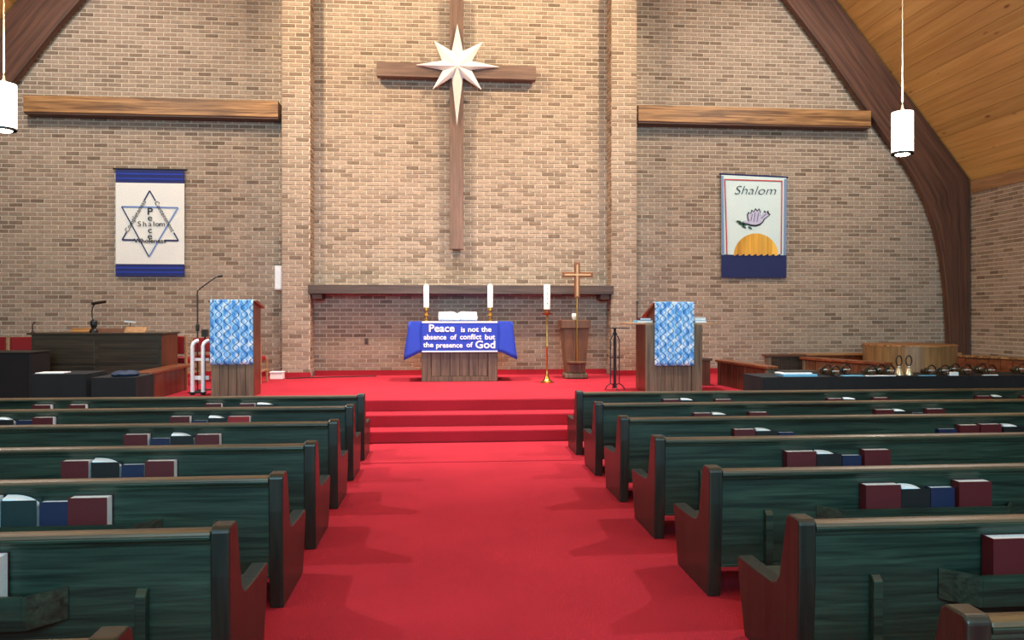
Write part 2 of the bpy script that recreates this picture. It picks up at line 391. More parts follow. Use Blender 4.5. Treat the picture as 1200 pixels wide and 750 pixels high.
t = struct(box(XR - .03, XR - .002, YB, DW - .02, ZE - .25, ZE - .01).build('trim_1', 'pine_trim'), 'pale board along the top of the brick side wall')
t = struct(box(XL + .002, XL + .03, YB, DW - .02, ZE - .25, ZE - .01).build('trim_2', 'pine_trim'), 'pale board along the top of the side wall by the organ')
# skirting of red carpet on the back wall
bs = struct(MB().box(pil[0][1] + .012, pil[1][0] - .012, DW - .035, DW - .012, P, P + .1).box(XL + .02, pil[0][0] - .012, DW - .035, DW - .012, P, P + .1).box(pil[1][1] + .012, XR - .02, DW - .035, DW - .012, P, P + .1)
            .box(pil[0][0] - .012, pil[0][1] + .012, DW - PP - .03, DW - PP - .004, P, P + .1).box(pil[1][0] - .012, pil[1][1] + .012, DW - PP - .03, DW - PP - .004, P, P + .1)
            .build('baseboard_back', 'carpet'), 'red carpet skirting along the foot of the brick wall')
# entrance wall behind the camera with its large window
we = MB()
WX0, WX1, WZ0, WZ1 = XC - 4.6, XC + 4.6, 2.4, 8.0
we.box(XL, WX0, YB - .3, YB, -.1, ZE).box(WX1, XR, YB - .3, YB, -.1, ZE).box(WX0, WX1, YB - .3, YB, -.1, WZ0)
we.prism([(XL, ZE), (XR, ZE), (XC, ZR)], 'Y', YB - .3, YB - .001)
we.box(WX0, WX1, YB - .3, YB, WZ1 - .01, ZE)
wf = struct(we.build('wall_front', 'plaster'), 'entrance wall at the back of the nave')
wi = struct(MB().box(WX0, WX1, YB - .2, YB - .1, WZ0, WZ0 + .1).box(WX0, WX1, YB - .2, YB - .1, WZ1 - .12, WZ1 - .02).box(XC - .05, XC + .05, YB - .2, YB - .1, WZ0 + .1, WZ1 - .12).build('window_1', 'arch_wood'), 'large window frame above the entrance')
# ceiling: pine planks on both slopes
ce = MB()
for s in (1, -1):
    xe = XR + .3 if s > 0 else XL - .3
    ze = roofz(xe)
    ce.prism([(xe, ze + .04), (XC, ZR + .04), (XC, ZR + .3), (xe, ze + .3)], 'Y', YB - .3, DW + .3)
co = struct(ce.build('ceiling', 'pine'), 'steep pine plank ceiling')
ang = math.atan(SL); L = math.hypot(XR - XC, ZR - ZE); PWD = .27
for s in (1, -1):
    me = None; k = 0
    for i in range(int(L / PWD)):
        q = i * PWD + PWD / 2
        if me is None:
            mb = MB(); h = PWD / 2 - .002
            mb.prism([(-h, 0), (-h, .03), (h, .03), (h, 0), (h - .004, -.004), (-h + .004, -.004)], 'Y', YB, DW)
            o = mb.build('plank', 'pine', co); me = o.data
        else:
            o = bpy.data.objects.new('plank', me); COL.objects.link(o); o.parent = co
        o.location = (XR - s * 0 - q * math.cos(ang) if s > 0 else XL + q * math.cos(ang), 0, ZE + q * math.sin(ang) + .008)
        o.rotation_euler = (0, ang if s > 0 else -ang, 0)

# ------------------------------------------------------------------ roof arches (glued timber)
inn = [(922, 0), (945, 30), (965, 56), (985, 84), (1005, 113), (1026, 143), (1045, 169), (1062, 192), (1076, 215), (1088, 240), (1098, 268), (1105, 300), (1110, 340), (1113, 385), (1114, 430)]
inner = [U(x, y, ARY) for x, y in inn]
d0 = (inner[0] - inner[2]); d0.normalize()
k = (inner[0].x - XC) / -d0.x
ridge_in = inner[0] + d0 * k
for s, lab in ((1, 'dark laminated timber roof arch curving down beside the dove banner'), (-1, 'dark laminated timber roof arch on the star banner side')):
    mir = (lambda x: x) if s > 0 else (lambda x: 2 * XC - x)
    io = [(ridge_in.x, ridge_in.z)] + [(p.x, p.z) for p in inner] + [(inner[-1].x + .005, P)]
    oo = [(XC, ZR - .02), (XR - .025, ZE - .03), (XR - .045, P)]
    # quad strip: resample the outer side to match the inner points
    def outer_for(j):
        x, z = io[j]
        if z > ZE - 1.6: 
            zz = z + .55; xx = XR - (zz - ZE) / SL - .03
            return (min(xx, XR - .045), zz if zz > ZE else zz) if xx < XR - .045 else (XR - .045, min(zz, ZE - .05))
        return (XR - .045, z)
    mb = MB(); vs = []; n = len(io)
    for j in range(n):
        a = io[j]; b = outer_for(j) if 0 < j < n - 1 else ((XC, ZR - .03) if j == 0 else oo[-1])
        for (x, z) in (a, b):
            for y in (ARY, ARY + .15): vs.append((mir(x), y, z))
    fs = []
    for j in range(n - 1):
        q = j * 4; r = q + 4
        fs += [(q, q + 2, r + 2, r), (q + 1, r + 1, r + 3, q + 3), (q, r, r + 1, q + 1), (q + 2, q + 3, r + 3, r + 2)]
    fs += [(0, 1, 3, 2), (4 * n - 4, 4 * n - 2, 4 * n - 1, 4 * n - 3)]
    mb.add(vs, fs); a = mb.build('roof_arch', 'arch_lam', bevel=.01); tag(a, lab, 'arch', 'roof arches')
    dist = [0]
    for j in range(1, n): dist.append(dist[-1] + math.hypot(io[j][0] - io[j - 1][0], io[j][1] - io[j - 1][1]))
    uv = a.data.uv_layers.new(name='grain')
    for lp in a.data.loops:
        j, c = divmod(lp.vertex_index, 4); uv.data[lp.index].uv = (dist[j], (c // 2) * .9 + (c % 2) * .1)

# ------------------------------------------------------------------ oak beams on the wall, ledge, cross, star
BY = DW - .32
def beam(x0, x1, y0, y1, lab):
    z1, z0 = (ZA((x0 + x1) / 2, y0, BY), ZA((x0 + x1) / 2, y1, BY))
    t = thing('oak_beam', lab, 'beam', (XA((x0 + x1) / 2, BY), BY + .1, z0), 'oak beams')
    box(XA(x0, BY), XA(x1, BY), BY, DW - .014, z0, z1).build('beam', 'oak', t, t.location, bevel=.008)
    box(XA(x0, BY) + .004, XA(x1, BY) - .004, BY + .02, DW - .016, z0 - .03, z0 - .001).build('soffit_board', 'arch_wood', t, t.location)
beam(27, 326, 114.5, 134, 'long oak beam on the brick wall above the star banner')
beam(748, 1021, 126, 145, 'long oak beam on the brick wall above the dove banner')
SY = DW - .5
x0, x1 = pil[0][1] + .012, pil[1][0] - .012
t = thing('wall_ledge', 'dark wooden ledge between the brick pilasters below the tall cross', 'ledge', ((x0 + x1) / 2, DW - .2, ZA(540, 345, SY)))
zt, zb = ZA(540, 334, SY), ZA(540, 344.5, SY)
box(x0 - .045, x1 + .045, SY, DW - PP - .03, zb, zt).build('front_board', 'shelf_wood', t, t.location, bevel=.006)
box(x0, x1, DW - PP - .029, DW - .014, zt - .05, zt - .002).build('top_board', 'shelf_wood', t, t.location)
for xx in (x0 + .02, x1 - .2):
    box(xx, xx + .18, DW - PP + .02, DW - .02, zb - .1, zb + .05).build('bracket', 'arch_wood', t, t.location, bevel=.008)
# tall cross
CY = DW - .23
xc0, xc1 = XA(527, CY), XA(543.2, CY)
t = thing('wall_cross', 'tall brown wooden cross mounted on the brick wall behind the star', 'cross', ((xc0 + xc1) / 2, CY + .2, ZA(535, 292, CY)))
box(xc0, xc1, CY, CY + .16, ZA(535, 292, CY), ZA(535, -6, CY)).build('upright', 'cross_wood', t, t.location, bevel=.008)
box(XA(441.5, CY), XA(628, CY), CY - .02, CY + .158, ZA(535, 91.5, CY), ZA(535, 75, CY)).build('crossbar', 'cross_wood_x', t, t.location, bevel=.008)
for zz in (ZA(535, 280, CY), ZA(535, 20, CY)):
    box(xc0 + .06, xc1 - .06, CY + .161, DW - .013, zz, zz + .12).build('wall_bracket', 'black_metal', t, t.location)
# eight-pointed star
SYY = CY - .05
tips = [(536, 27.5), (566, 49), (586, 78.5), (564.5, 105.5), (535.5, 147), (507, 104.5), (487, 76), (508.5, 47.5)]
inns = [(542.5, 60), (553, 71.5), (552.5, 82), (542.5, 91), (529.5, 91), (519, 82.5), (518, 71), (529.5, 60)]
ce_ = U(536, 77, SYY - .2)
pts = []
for k in range(8): pts += [U(*tips[k], SYY), U(*inns[k], SYY)]
t = thing('star', 'large white eight-pointed star hung at the centre of the tall cross', 'star', U(536, 147, SYY))
for k in range(8):
    a, b, c = pts[(2 * k - 1) % 16], pts[2 * k], pts[2 * k + 1]; cb = U(536, 77, SYY + .02)
    MB().add([ce_, a, b, c, cb], [(0, 1, 2), (0, 2, 3), (4, 2, 1), (4, 3, 2), (0, 4, 1), (0, 3, 4)]).build('star_point', 'star_white', t, t.location)

# ------------------------------------------------------------------ banners
def cloth_sheet(x0, x1, z0, z1, y, amp, nx=24, nz=20, th=.008, slope=0, ph=0.0):
    mb = MB(); vs = []
    for side in (0, 1):
        for j in range(nz + 1):
            for i in range(nx + 1):
                u, v = i / nx, j / nz; x = x0 + (x1 - x0) * u
                w = amp * (1 - v) * (math.sin(u * 15 + ph) + .6 * math.sin(u * 27 + v * 4 + ph))
                vs.append((x, y + w * .5 + side * th, z0 + (z1 - z0) * v + slope * (u - .5)))
    n = (nx + 1) * (nz + 1); fs = []
    for j in range(nz):
        for i in range(nx):
            a = j * (nx + 1) + i; fs.append((a, a + 1, a + nx + 2, a + nx + 1)); b = a + n; fs.append((b, b + nx + 1, b + nx + 2, b + 1))
    for j in range(nz):
        for i in (0, nx):
            a = j * (nx + 1) + i; fs.append((a, a + nx + 1, a + nx + 1 + n, a + n))
    for i in range(nx):
        for j in (0, nz):
            a = j * (nx + 1) + i; fs.append((a, a + 1, a + 1 + n, a + n))
    return mb.add(vs, fs)
BNY = DW - .07
def flat(pts, y, th=.003): return MB().prism([(p.x, p.z) for p in pts], 'Y', y, y + th)
def stroke(p, q, wd, y):
    d = (q - p); d.normalize(); nrm = Vector((-d.z, 0, d.x)) * wd / 2
    return flat([p - nrm, q - nrm, q + nrm, p + nrm], y)
# star banner
bl, br = XA(135.5, BNY), XA(216, BNY); zt, zb = ZA(176, 199, BNY), ZA(176, 324, BNY)
z1, z2 = ZA(176, 214.5, BNY), ZA(176, 309.5, BNY)
t = thing('wall_banner', 'white banner with blue ends and a six-pointed star of words', 'banner', ((bl + br) / 2, BNY, zb), 'wall banners')
cloth_sheet(bl, br, z2, z1, BNY, .004).build('cloth', 'banner_white', t, t.location, smooth=True)
cloth_sheet(bl, br, z1, zt, BNY, .004).build('blue_band', 'navy_cloth', t, t.location, smooth=True)
cloth_sheet(bl, br, zb, z2, BNY, .004).build('blue_band', 'navy_cloth', t, t.location, smooth=True)
for yy in (204, 209.5, 314, 319): 
    zz = ZA(176, yy, BNY); box(bl + .01, br - .01, BNY - .0055, BNY - .0045, zz - .012, zz + .012).build('stripe', 'royal_blue', t, t.location)
MB().tube([(bl - .05, BNY + .01, zt + .012), (br + .05, BNY + .01, zt + .012)], .018).build('rod', 'black_metal', t, t.location)
ty = BNY - .011
sa, sb, sc_ = (175.3, 223.5), (143.2, 281), (209, 282); sd, se, sf = (142.5, 242), (208.5, 243.3), (174.5, 301)
def part_line(p, q, a, b): return ((p[0] + (q[0] - p[0]) * a, p[1] + (q[1] - p[1]) * a), (p[0] + (q[0] - p[0]) * b, p[1] + (q[1] - p[1]) * b))
for (p, q, mt, wd) in ((*part_line(sa, sb, 0, .2), 'ink_navy', .024), (*part_line(sa, sb, .84, 1), 'ink_navy', .024), (*part_line(sa, sc_, 0, .2), 'ink_navy', .024), (*part_line(sa, sc_, .84, 1), 'ink_navy', .024),
                       (*part_line(sb, sc_, 0, .24), 'ink_navy', .03), (*part_line(sb, sc_, .75, 1), 'ink_navy', .03), (sd, se, 'ink_blue', .024), (sd, sf, 'ink_navy', .022), (se, sf, 'ink_blue', .022)):
    stroke(U(*p, ty), U(*q, ty), wd, ty).build('star_line', mt, t, t.location); ty -= .0008
ty = BNY - .02
L_ = t.location
for k, (ch, px) in enumerate(zip('Shalom', (163.2, 169.4, 175.6, 180.2, 184.3, 190))): text(ch, 'lettering', 'ink_black', .135, U(px, 262.6, ty), t, L_, squash=1.1, bold=.0)
for k, ch in enumerate('Peace'):
    if k != 2: text(ch, 'lettering', 'ink_black', .17 if k else .19, U(175.6, 248.2 + k * 7.2, ty), t, L_, squash=1.1, bold=.001)
text('Wholeness', 'lettering', 'ink_black', .105, U(175.8, 282.3, ty), t, L_, squash=1.22, bold=.002)
angl = math.atan2(57.5, 32)
text('Completeness', 'lettering', 'ink_black', .115, U(158.6, 253.3, ty), t, L_, rot=angl, squash=1.02)
text('Contentment', 'lettering', 'ink_black', .115, U(192.6, 253.6, ty), t, L_, rot=-angl, squash=1.02)
# dove banner
bl, br = XA(845.5, BNY), XA(921.5, BNY); zt, zb = ZA(883, 206.5, BNY), ZA(883, 325.5, BNY); zs = ZA(883, 299.5, BNY)
t = thing('wall_banner', 'pale banner with a dove flying over a golden sun and sea', 'banner', ((bl + br) / 2, BNY, zb), 'wall banners'); L_ = t.location
sl = -.045
cloth_sheet(bl, br, zs, zt, BNY, .006, slope=sl).build('cloth', 'banner_pale', t, L_, smooth=True)
cloth_sheet(bl, br, zb, zs + .01, BNY - .004, .006, slope=0).build('sea', 'sea_cloth', t, L_, smooth=True)
MB().tube([(bl - .04, BNY + .01, zt + .012 - sl / 2), (br + .04, BNY + .01, zt + .012 + sl / 2)], .02).build('rod', 'ink_navy', t, L_)
ty = BNY - .014
B2 = lambda x, y: U(x, y, ty)
for (p, q, mt, wd) in (((846.3, 206), (847.3, 299), 'banner_edge', .05), ((920.5, 210), (920, 299), 'banner_edge', .05), ((849.5, 210.5), (852, 298), 'ink_red', .022), ((916.3, 212), (915.5, 298), 'ink_red', .022), ((849, 210.2), (916.6, 212.2), 'ink_red', .022)):
    stroke(B2(*p), B2(*q), wd, ty).build('border', mt, t, L_)
text('Shalom', 'lettering', 'ink_black', .25, B2(884.5, 223.5), t, L_, squash=1.2, shear=.3, bold=-.004)
arc = [B2(886 + 26 * math.cos(a), 299.5 - 26 * math.sin(a)) for a in [math.pi * k / 24 for k in range(25)]]
flat(arc, ty).build('sun', 'sun_gold', t, L_)
dove = [(869.5, 261), (872, 258.8), (875, 258.6), (878, 260.2), (876.5, 256), (876, 251.5), (878, 248.6), (879.6, 250.4), (881.2, 246.2), (883.4, 248.4), (885.2, 244.8), (887.4, 247.2), (889.6, 245), (891.4, 249), (890.6, 253), (893.6, 251), (895, 247.2), (897, 248.8), (899.6, 247.4), (900.2, 250.2), (902.2, 251.6), (899.2, 254.2), (895.6, 256.6), (894, 260), (890.6, 263), (885.6, 264.4), (880, 264), (875, 262.4)]
cx, cy = 886, 255
flat([B2(cx + (x - cx) * 1.06, cy + (y - cy) * 1.1) for x, y in dove], ty + .001).build('dove_outline', 'ink_black', t, L_)
ty -= .003
flat([B2(cx + (x - cx) * .94, cy + (y - cy) * .9) for x, y in dove], ty).build('dove', 'dove_lilac', t, L_)
for p, q in (((880, 259), (881.5, 251)), ((883.5, 260), (885, 249.5)), ((887, 260), (889, 249)), ((892, 256), (898, 250.5))):
    stroke(U(*p, ty - .002), U(*q, ty - .002), .012, ty - .002).build('feather_line', 'ink_navy', t, L_)
for (x, y, w_, h_, r_) in ((866, 260, 3.4, 1.5, .3), (869, 262.5, 3.6, 1.5, .2), (873, 263, 3.2, 1.5, -.2), (872, 266, 2.8, 1.1, .4), (879, 267, 2.6, 1.1, .5)):
    pts_ = []
    for k in range(10):
        a = 2 * math.pi * k / 10; ux, uy = w_ * math.cos(a), h_ * math.sin(a)
        pts_.append(B2(x + ux * math.cos(r_) - uy * math.sin(r_), y + ux * math.sin(r_) + uy * math.cos(r_)))
    flat(pts_, ty).build('leaf', 'leaf_green', t, L_)
# scalloped wave edge of the sea
for k in range(8):
    x = 862 + k * 7; stroke(B2(x, 300), B2(x + 3.5, 298.3), .03, ty).build('wave_crest', 'sea_cloth', t, L_)

# ------------------------------------------------------------------ pendant lamps
def pendant(loc, power, lab):
    x, y, z = loc                                        # z: bottom of the shade
    t = thing('pendant_lamp', lab, 'lamp', (x, y, z), 'pendant lamps')
    r, h = .113, .47
    MB().lathe([(r, .02), (r, h), (r - .012, h), (r - .012, .02), (r, .02)], (x, y, z), 28).build('shade', 'glass_shade', t, t.location, smooth=True)
    MB().lathe([(r + .004, 0), (r + .004, .022), (r - .016, .022), (r - .016, 0), (r + .004, 0)], (x, y, z), 28).build('rim', 'black_metal', t, t.location)
    MB().lathe([(0.001, -.02), (.06, -.012), (.095, .01), (.1, .04), (.001, .045)], (x, y, z), 20).build('bulb', 'bulb', t, t.location, smooth=True)
    MB().lathe([(.02, h - .06), (.03, h + .02), (.012, h + .05), (.008, h + .09)], (x, y, z), 10).box(x - r, x + r, y - .008, y + .008, z + h - .05, z + h - .04).build('cap', 'cord', t, t.location)
    MB().tube([(x, y, z + h + .05), (x, y, roofz(x) - .03)], .0045, 6).build('cord', 'cord', t, t.location)
    light('pendant_light', 'POINT', (x, y, z - .12), None, power * .7, (1, .86, .68), shadow_soft_size=.13)
    light('pendant_uplight', 'SPOT', (x, y, z + h + .12), (x, y, z + 9), power * (60 if y > 6 else 5), (1, .89, .68), spot_size=2.2, spot_blend=.7, shadow_soft_size=.1)
YP = 8.2
pr = U(1057.5, 181, YP); pl = U(4.5, 153, YP)
pendant(pr, 45, 'white cylinder pendant lamp hanging in front of the curved roof arch')
pendant((pl.x, pl.y, pl.z), 45, 'white cylinder pendant lamp cut by the photo edge above the organ')
for yy in (3.6, -1.0, -5.4):
    for s, xx in (('organ', pl.x), ('dove banner', pr.x)):
        pendant((xx, yy, pr.z), 45, 'white cylinder pendant lamp over the rear pews on the %s side, %s' % (s, {3.6: 'third bay', -1.0: 'second bay', -5.4: 'by the entrance'}[yy]))

# ------------------------------------------------------------------ pews
HP = .76
WORD = ['first', 'second', 'third', 'fourth', 'fifth', 'sixth', 'seventh']
def pew(xa, xe, yb, side, k):
    """xa aisle end, xe far end, yb rear face of the back"""
    s = 1 if xe > xa else -1
    nm = 'right' if s > 0 else 'left'
    t = thing('pew', 'dark wooden pew coloured with a daylight-green tint, %s of the aisle, %s from the steps' % (nm, WORD[k]), 'pew', ((xa + xe) / 2, yb + .35, 0), 'pews')
    L_ = t.location; g = .08
    # end panel outline (y, z); rear edge leans back towards the camera at the top
    def endp(x0, x1):
        pr_ = [(yb + .02, 0), (yb + .60, 0), (yb + .66, .20), (yb + .70, .375)]
        # arm-less low front, sweeping up to the back post
        pr_ += [(yb + .685, .388), (yb + .45, .388), (yb + .27, .396), (yb + .225, .41), (yb + .19, .45), (yb + .125, .70), (yb + .112, HP - .015), (yb + .09, HP), (yb + .005, HP), (yb - .012, HP - .02), (yb - .012, .55), (yb + .0, .3)]
        return MB().prism(pr_, 'X', x0, x1)
    a0, a1 = sorted((xa, xa + s * g)); endp(a0, a1).build('end_panel', 'pew_end', t, L_, bevel=.008)
    a0, a1 = sorted((xe, xe - s * g)); endp(a0, a1).build('end_panel', 'pew_end', t, L_, bevel=.008)
    i0, i1 = sorted((xa + s * (g + .001), xe - s * (g + .001)))
    MB().prism([(yb + .028, .19), (yb + .058, .19), (yb + .048, .71), (yb + .018, .71)], 'X', i0, i1).build('back_panel', 'pew', t, L_)
    MB().prism([(yb - .012, .706), (yb - .014, .722), (yb + .075, .722), (yb + .072, .70), (yb + .052, .688), (yb + .004, .682), (yb + .0, .70)], 'X', i0, i1).build('top_rail', 'pew', t, L_, bevel=.004)
    MB().prism([(yb - .012, .7225), (yb - .006, .738), (yb + .02, .745), (yb + .05, .744), (yb + .074, .734), (yb + .076, .7225)], 'X', i0, i1).build('rail_cap', 'pew_cap', t, L_, bevel=.003)
    MB().prism([(yb + .008, .172), (yb + .07, .172), (yb + .07, .189), (yb + .008, .189)], 'X', i0, i1).build('bottom_rail', 'pew', t, L_, bevel=.003)
    MB().prism([(yb + .12, .30), (yb + .60, .325), (yb + .615, .34), (yb + .61, .355), (yb + .12, .335)], 'X', i0, i1).build('seat', 'pew', t, L_, bevel=.004)
    # struts on the rear of the back
    x = xa + s * .36
    while s * (xe - x) > .4:
        MB().prism([(yb - .02, .02), (yb + .027, .02), (yb + .023, .505), (yb + .006, .505), (yb - .02, .48)], 'X', x - .022, x + .022).build('back_strut', 'pew', t, L_, bevel=.004)
        x += s * 1.85
    return t
def rack(t, x0, x1, yb):
    L_ = t.location; y1 = yb + .016; y0 = yb - .1
    MB().prism([(x0, y1), (x0 + .11, y0), (x0 + .125, y0), (x0 + .02, y1)], 'Z', .385, .52).prism([(x1, y1), (x1 - .11, y0), (x1 - .125, y0), (x1 - .02, y1)], 'Z', .385, .52) \
        .box(x0 + .126, x1 - .126, y0, y0 + .016, .385, .52).prism([(x0 + .03, y1), (x0 + .13, y0 + .017), (x1 - .13, y0 + .017), (x1 - .03, y1)], 'Z', .385, .40).build('book_rack', 'pew', t, L_)
def hymnal(x0, x1, yb, ztop, cover, lab, tilt=0, thick=.04, curl=False):
    """book standing in a rack: covers, spine and a page block"""
    z0 = .4005; h = ztop - z0; xm = (x0 + x1) / 2; yc = yb + .012 - thick / 2
    t = thing('hymnal', lab, 'book', (xm, yc, z0), 'hymnals in the pew racks'); L_ = t.location
    w2 = (x1 - x0) / 2
    ya, ybk = yc - thick / 2, yc + thick / 2
    MB().box(xm - w2, xm + w2, ya, ya + .004, z0, z0 + h).box(xm - w2, xm + w2, ybk - .004, ybk, z0, z0 + h).box(xm - w2, xm - w2 + .004, ya + .0041, ybk - .0041, z0, z0 + h).build('cover', cover, t, L_)
    pg = MB()
    if curl:
        n = 8
        for j in range(n):
            a, b = j / n, (j + 1) / n
            za, zb_ = z0 + h + .01 - .05 * a ** 3, z0 + h + .01 - .05 * b ** 3
            xx0, xx1 = xm - w2 + .006 + (2 * w2 - .012) * a, xm - w2 + .006 + (2 * w2 - .012) * b
            pg.add([(xx0, ya + .0045, z0 + .01), (xx1, ya + .0045, z0 + .01), (xx1, ybk - .0045, z0 + .01), (xx0, ybk - .0045, z0 + .01), (xx0, ya + .0045, za), (xx1, ya + .0045, zb_), (xx1, ybk - .0045, zb_ + .012), (xx0, ybk - .0045, za + .012)],
                   [(0,3,2,1),(4,5,6,7),(0,1,5,4),(1,2,6,5),(2,3,7,6),(3,0,4,7)])
    else: pg.box(xm - w2 + .0045, xm + w2 - .002, ya + .0045, ybk - .0045, z0 + .002, z0 + h - .003)
    pg.build('pages', 'paper', t, L_)
YL = [HP_ for HP_ in (8.77, 7.72, 6.61, 5.48, 4.40, 3.33, 2.2)]
YRt = [8.88, 7.74, 6.63, 5.52, 4.36, 3.23, 2.15]
XLA, XRA = -.90, 1.535
# books by photo column: (pixel start, pixel end, pixel y of top, cover)
m_, b_, k_, g_, r_ = 'maroon', 'navy', 'black_cover', 'green_cover', 'red_cover'
CN = {'maroon': 'maroon', 'navy': 'navy blue', 'black_cover': 'black', 'green_cover': 'dark green', 'red_cover': 'bright red'}
BL = [[[(300, 324, 473, k_), (280, 299, 473, m_), (240, 260, 473, m_)], [(80, 101, 474, m_), (38, 60, 474, m_)]],
      [[(267, 293, 488, r_), (243, 266, 490, k_), (224, 242, 493, b_), (199, 223, 488, m_)], [(38, 63, 489, m_), (18, 37, 493, b_), (-4, 16, 491, k_), (-28, -5, 489, m_)]],
      [[(229, 258, 509, m_), (199, 227, 511, k_), (175, 198, 514, b_), (145, 174, 509, m_)], [(14 - 60, 14 - 32, 510, m_)]],
      [[(170, 205, 540, m_), (141, 168, 545, b_), (106, 140, 542, k_), (72, 105, 540, m_)]],
      [[(80, 127, 583, m_), (44, 79, 589, b_), (0, 43, 587, g_), (-46, -2, 583, m_)]],
      [[(-62, 1, 653, m_)]], []]
BR = [[[(777, 797, 468, m_), (798, 818, 469, k_), (838, 858, 468, m_)], [(970, 988, 467, m_), (989, 1010, 468, k_), (1024, 1042, 466, m_)], [(1145, 1162, 464, m_), (1164, 1182, 465, k_), (1198, 1218, 464, m_)]],
      [[(813, 834, 484, m_), (835, 858, 486, k_), (878, 900, 483, m_)], [(1026, 1047, 480, m_), (1048, 1069, 482, k_), (1070, 1085, 484, b_), (1086, 1107, 479, m_)]],
      [[(860, 885, 503, m_), (886, 912, 505, k_), (913, 933, 507, b_)], [(1101, 1123, 503, b_), (1124, 1147, 498, m_), (1148, 1173, 497, m_), (1176, 1203, 500, k_)]],
      [[(921, 956, 529, m_), (957, 987, 532, k_), (988, 1011, 534, b_), (1012, 1043, 527, m_)]],
      [[(1013, 1055, 568, m_), (1056, 1091, 573, k_), (1092, 1121, 572, b_), (1122, 1161, 564, m_)]],
      [[(1161, 1222, 630, m_)]], []]
RK = ['rack nearest the aisle', 'second rack from the aisle', 'third rack from the aisle']
for sname, YS, XA_, XE, BK in (('left', YL, XLA, -7.2, BL), ('right', YRt, XRA, 8.0, BR)):
    s = 1 if sname == 'right' else -1
    for k, yb in enumerate(YS):
        t = pew(XA_, XE, yb, s, k)
        ext = []                                            # rack extents follow the books they hold
        for j in range(3):
            a, b = XA_ + s * (.66 + 1.85 * j), XA_ + s * (1.96 + 1.85 * j)
            if j < len(BK[k]):
                xs2 = [XA(p, yb - .05) for bk in BK[k][j] for p in bk[:2]]
                q = min(xs2, key=lambda v: s * v) - s * .19
                a = q if j else min(a, q, key=lambda v: s * v)
                b = max(max(xs2, key=lambda v: s * v) + s * .19, a + s * 1.1, key=lambda v: s * v)
            ext.append((a, b))
        for j, (a, b) in enumerate(ext):
            if j and s * (a - ext[j - 1][1]) < .05: a = ext[j - 1][1] + s * .05
            if s * (b - a) > .5 and s * (XE - b) > .1: rack(t, min(a, b), max(a, b), yb)
        for j, bks in enumerate(BK[k]):
            for q, (p0, p1, py, cv) in enumerate(bks):
                yc = yb - .05; X0, X1 = XA(p0, yc), XA(p1, yc)
                zt_ = min(max(ZA((p0 + p1) / 2, py, yc), .58), .675)
                curl = cv in (k_, g_)
                if curl: zt_ = min(zt_, .655)
                hymnal(X0 + .003, X1 - .003, yb, zt_, cv, '%s hymnal, %s from the aisle in %s, %s pew %s of aisle' % (CN[cv], WORD[q], ['inner rack', 'second rack', 'third rack'][j], WORD[k], sname), curl=curl, thick={'maroon': .075, 'red_cover': .075, 'navy': .05}.get(cv, .06))

# ------------------------------------------------------------------ communion table and what stands on it
TY = 13.5
PZ = P + .001
tx0, tx1 = XA(494, TY), XA(583, TY); tz = ZA(538, 378, TY)
t = thing('communion_table', 'grey-brown panelled wooden communion table under a blue cloth', 'table', ((tx0 + tx1) / 2, TY + .35, PZ)); L_ = t.location
TD = .62
box(tx0 - .17, tx1 + .22, TY - .02, TY + TD + .02, tz - .06, tz).build('tabletop', 'grey_oak', t, L_, bevel=.01)
box(tx0 + .15, tx1 - .15, TY + .035, TY + TD - .03, PZ + .09, tz - .061).build('body', 'grey_oak', t, L_)
pw = .165
for (a, b) in ((tx0, tx0 + pw), (tx1 - pw, tx1)):
    box(a, b, TY, TY + TD, PZ, tz - .061).build('corner_post', 'grey_oak', t, L_, bevel=.01)
n = 6
for k in range(n):
    a = tx0 + pw + .004 + (tx1 - tx0 - 2 * pw - .008) * k / n; b = tx0 + pw + .004 + (tx1 - tx0 - 2 * pw - .008) * (k + 1) / n
    box(a + .004, b - .004, TY + .015, TY + .034, PZ + .091, tz - .062).build('board', 'grey_oak', t, L_, bevel=.006)
box(tx0 + pw + .002, tx1 - pw - .002, TY + .002, TY + .1, PZ, PZ + .089).build('bottom_rail', 'grey_oak', t, L_, bevel=.006)
# blue cloth
cx0, cx1 = XA(479.5, TY), XA(600, TY); zc = tz + .004
zf = ZA(538, 413, TY); zlow = ZA(538, 422, TY)
mb = MB(); cols = []
nx = 40; yF = TY - .05
def cz(u):   # hem height along the front: corners hang low
    e = max(0, 1 - u / .105, 1 - (1 - u) / .105); return zf - (zf - zlow) * e
vs = []; nrow = 8
xs = [XLT + (0) for XLT in ()]
for i in range(nx + 1):
    u = i / nx; x = cx0 + (cx1 - cx0) * u; e = max(0, 1 - u / .105, 1 - (1 - u) / .105)
    flare = (-1 if u < .5 else 1) * .08 * e
    for j in range(nrow + 1):
        v = j / nrow; z = zc + .006 - (zc - cz(u)) * v
        vs.append((x + flare * v, yF + .0 - .02 * v * (1 + math.sin(u * 60) * e) + .03 * e * v, z))
for i in range(nx + 1):   # over the top to the back, then down
    u = i / nx; x = cx0 + (cx1 - cx0) * u
    vs.append((x, TY + TD + .05, zc + .006)); 
for i in range(nx + 1):
    u = i / nx; x = cx0 + (cx1 - cx0) * u
    vs.append((x, TY + TD + .06, zc - .3))
fs = []; R = nrow + 1; base = (nx + 1) * R
for i in range(nx):
    for j in range(nrow): a = i * R + j; fs.append((a, a + R, a + R + 1, a + 1))
    fs.append((i * R, base + i, base + i + 1, (i + 1) * R)); fs.append((base + i, base + nx + 1 + i, base + nx + 2 + i, base + i + 1))
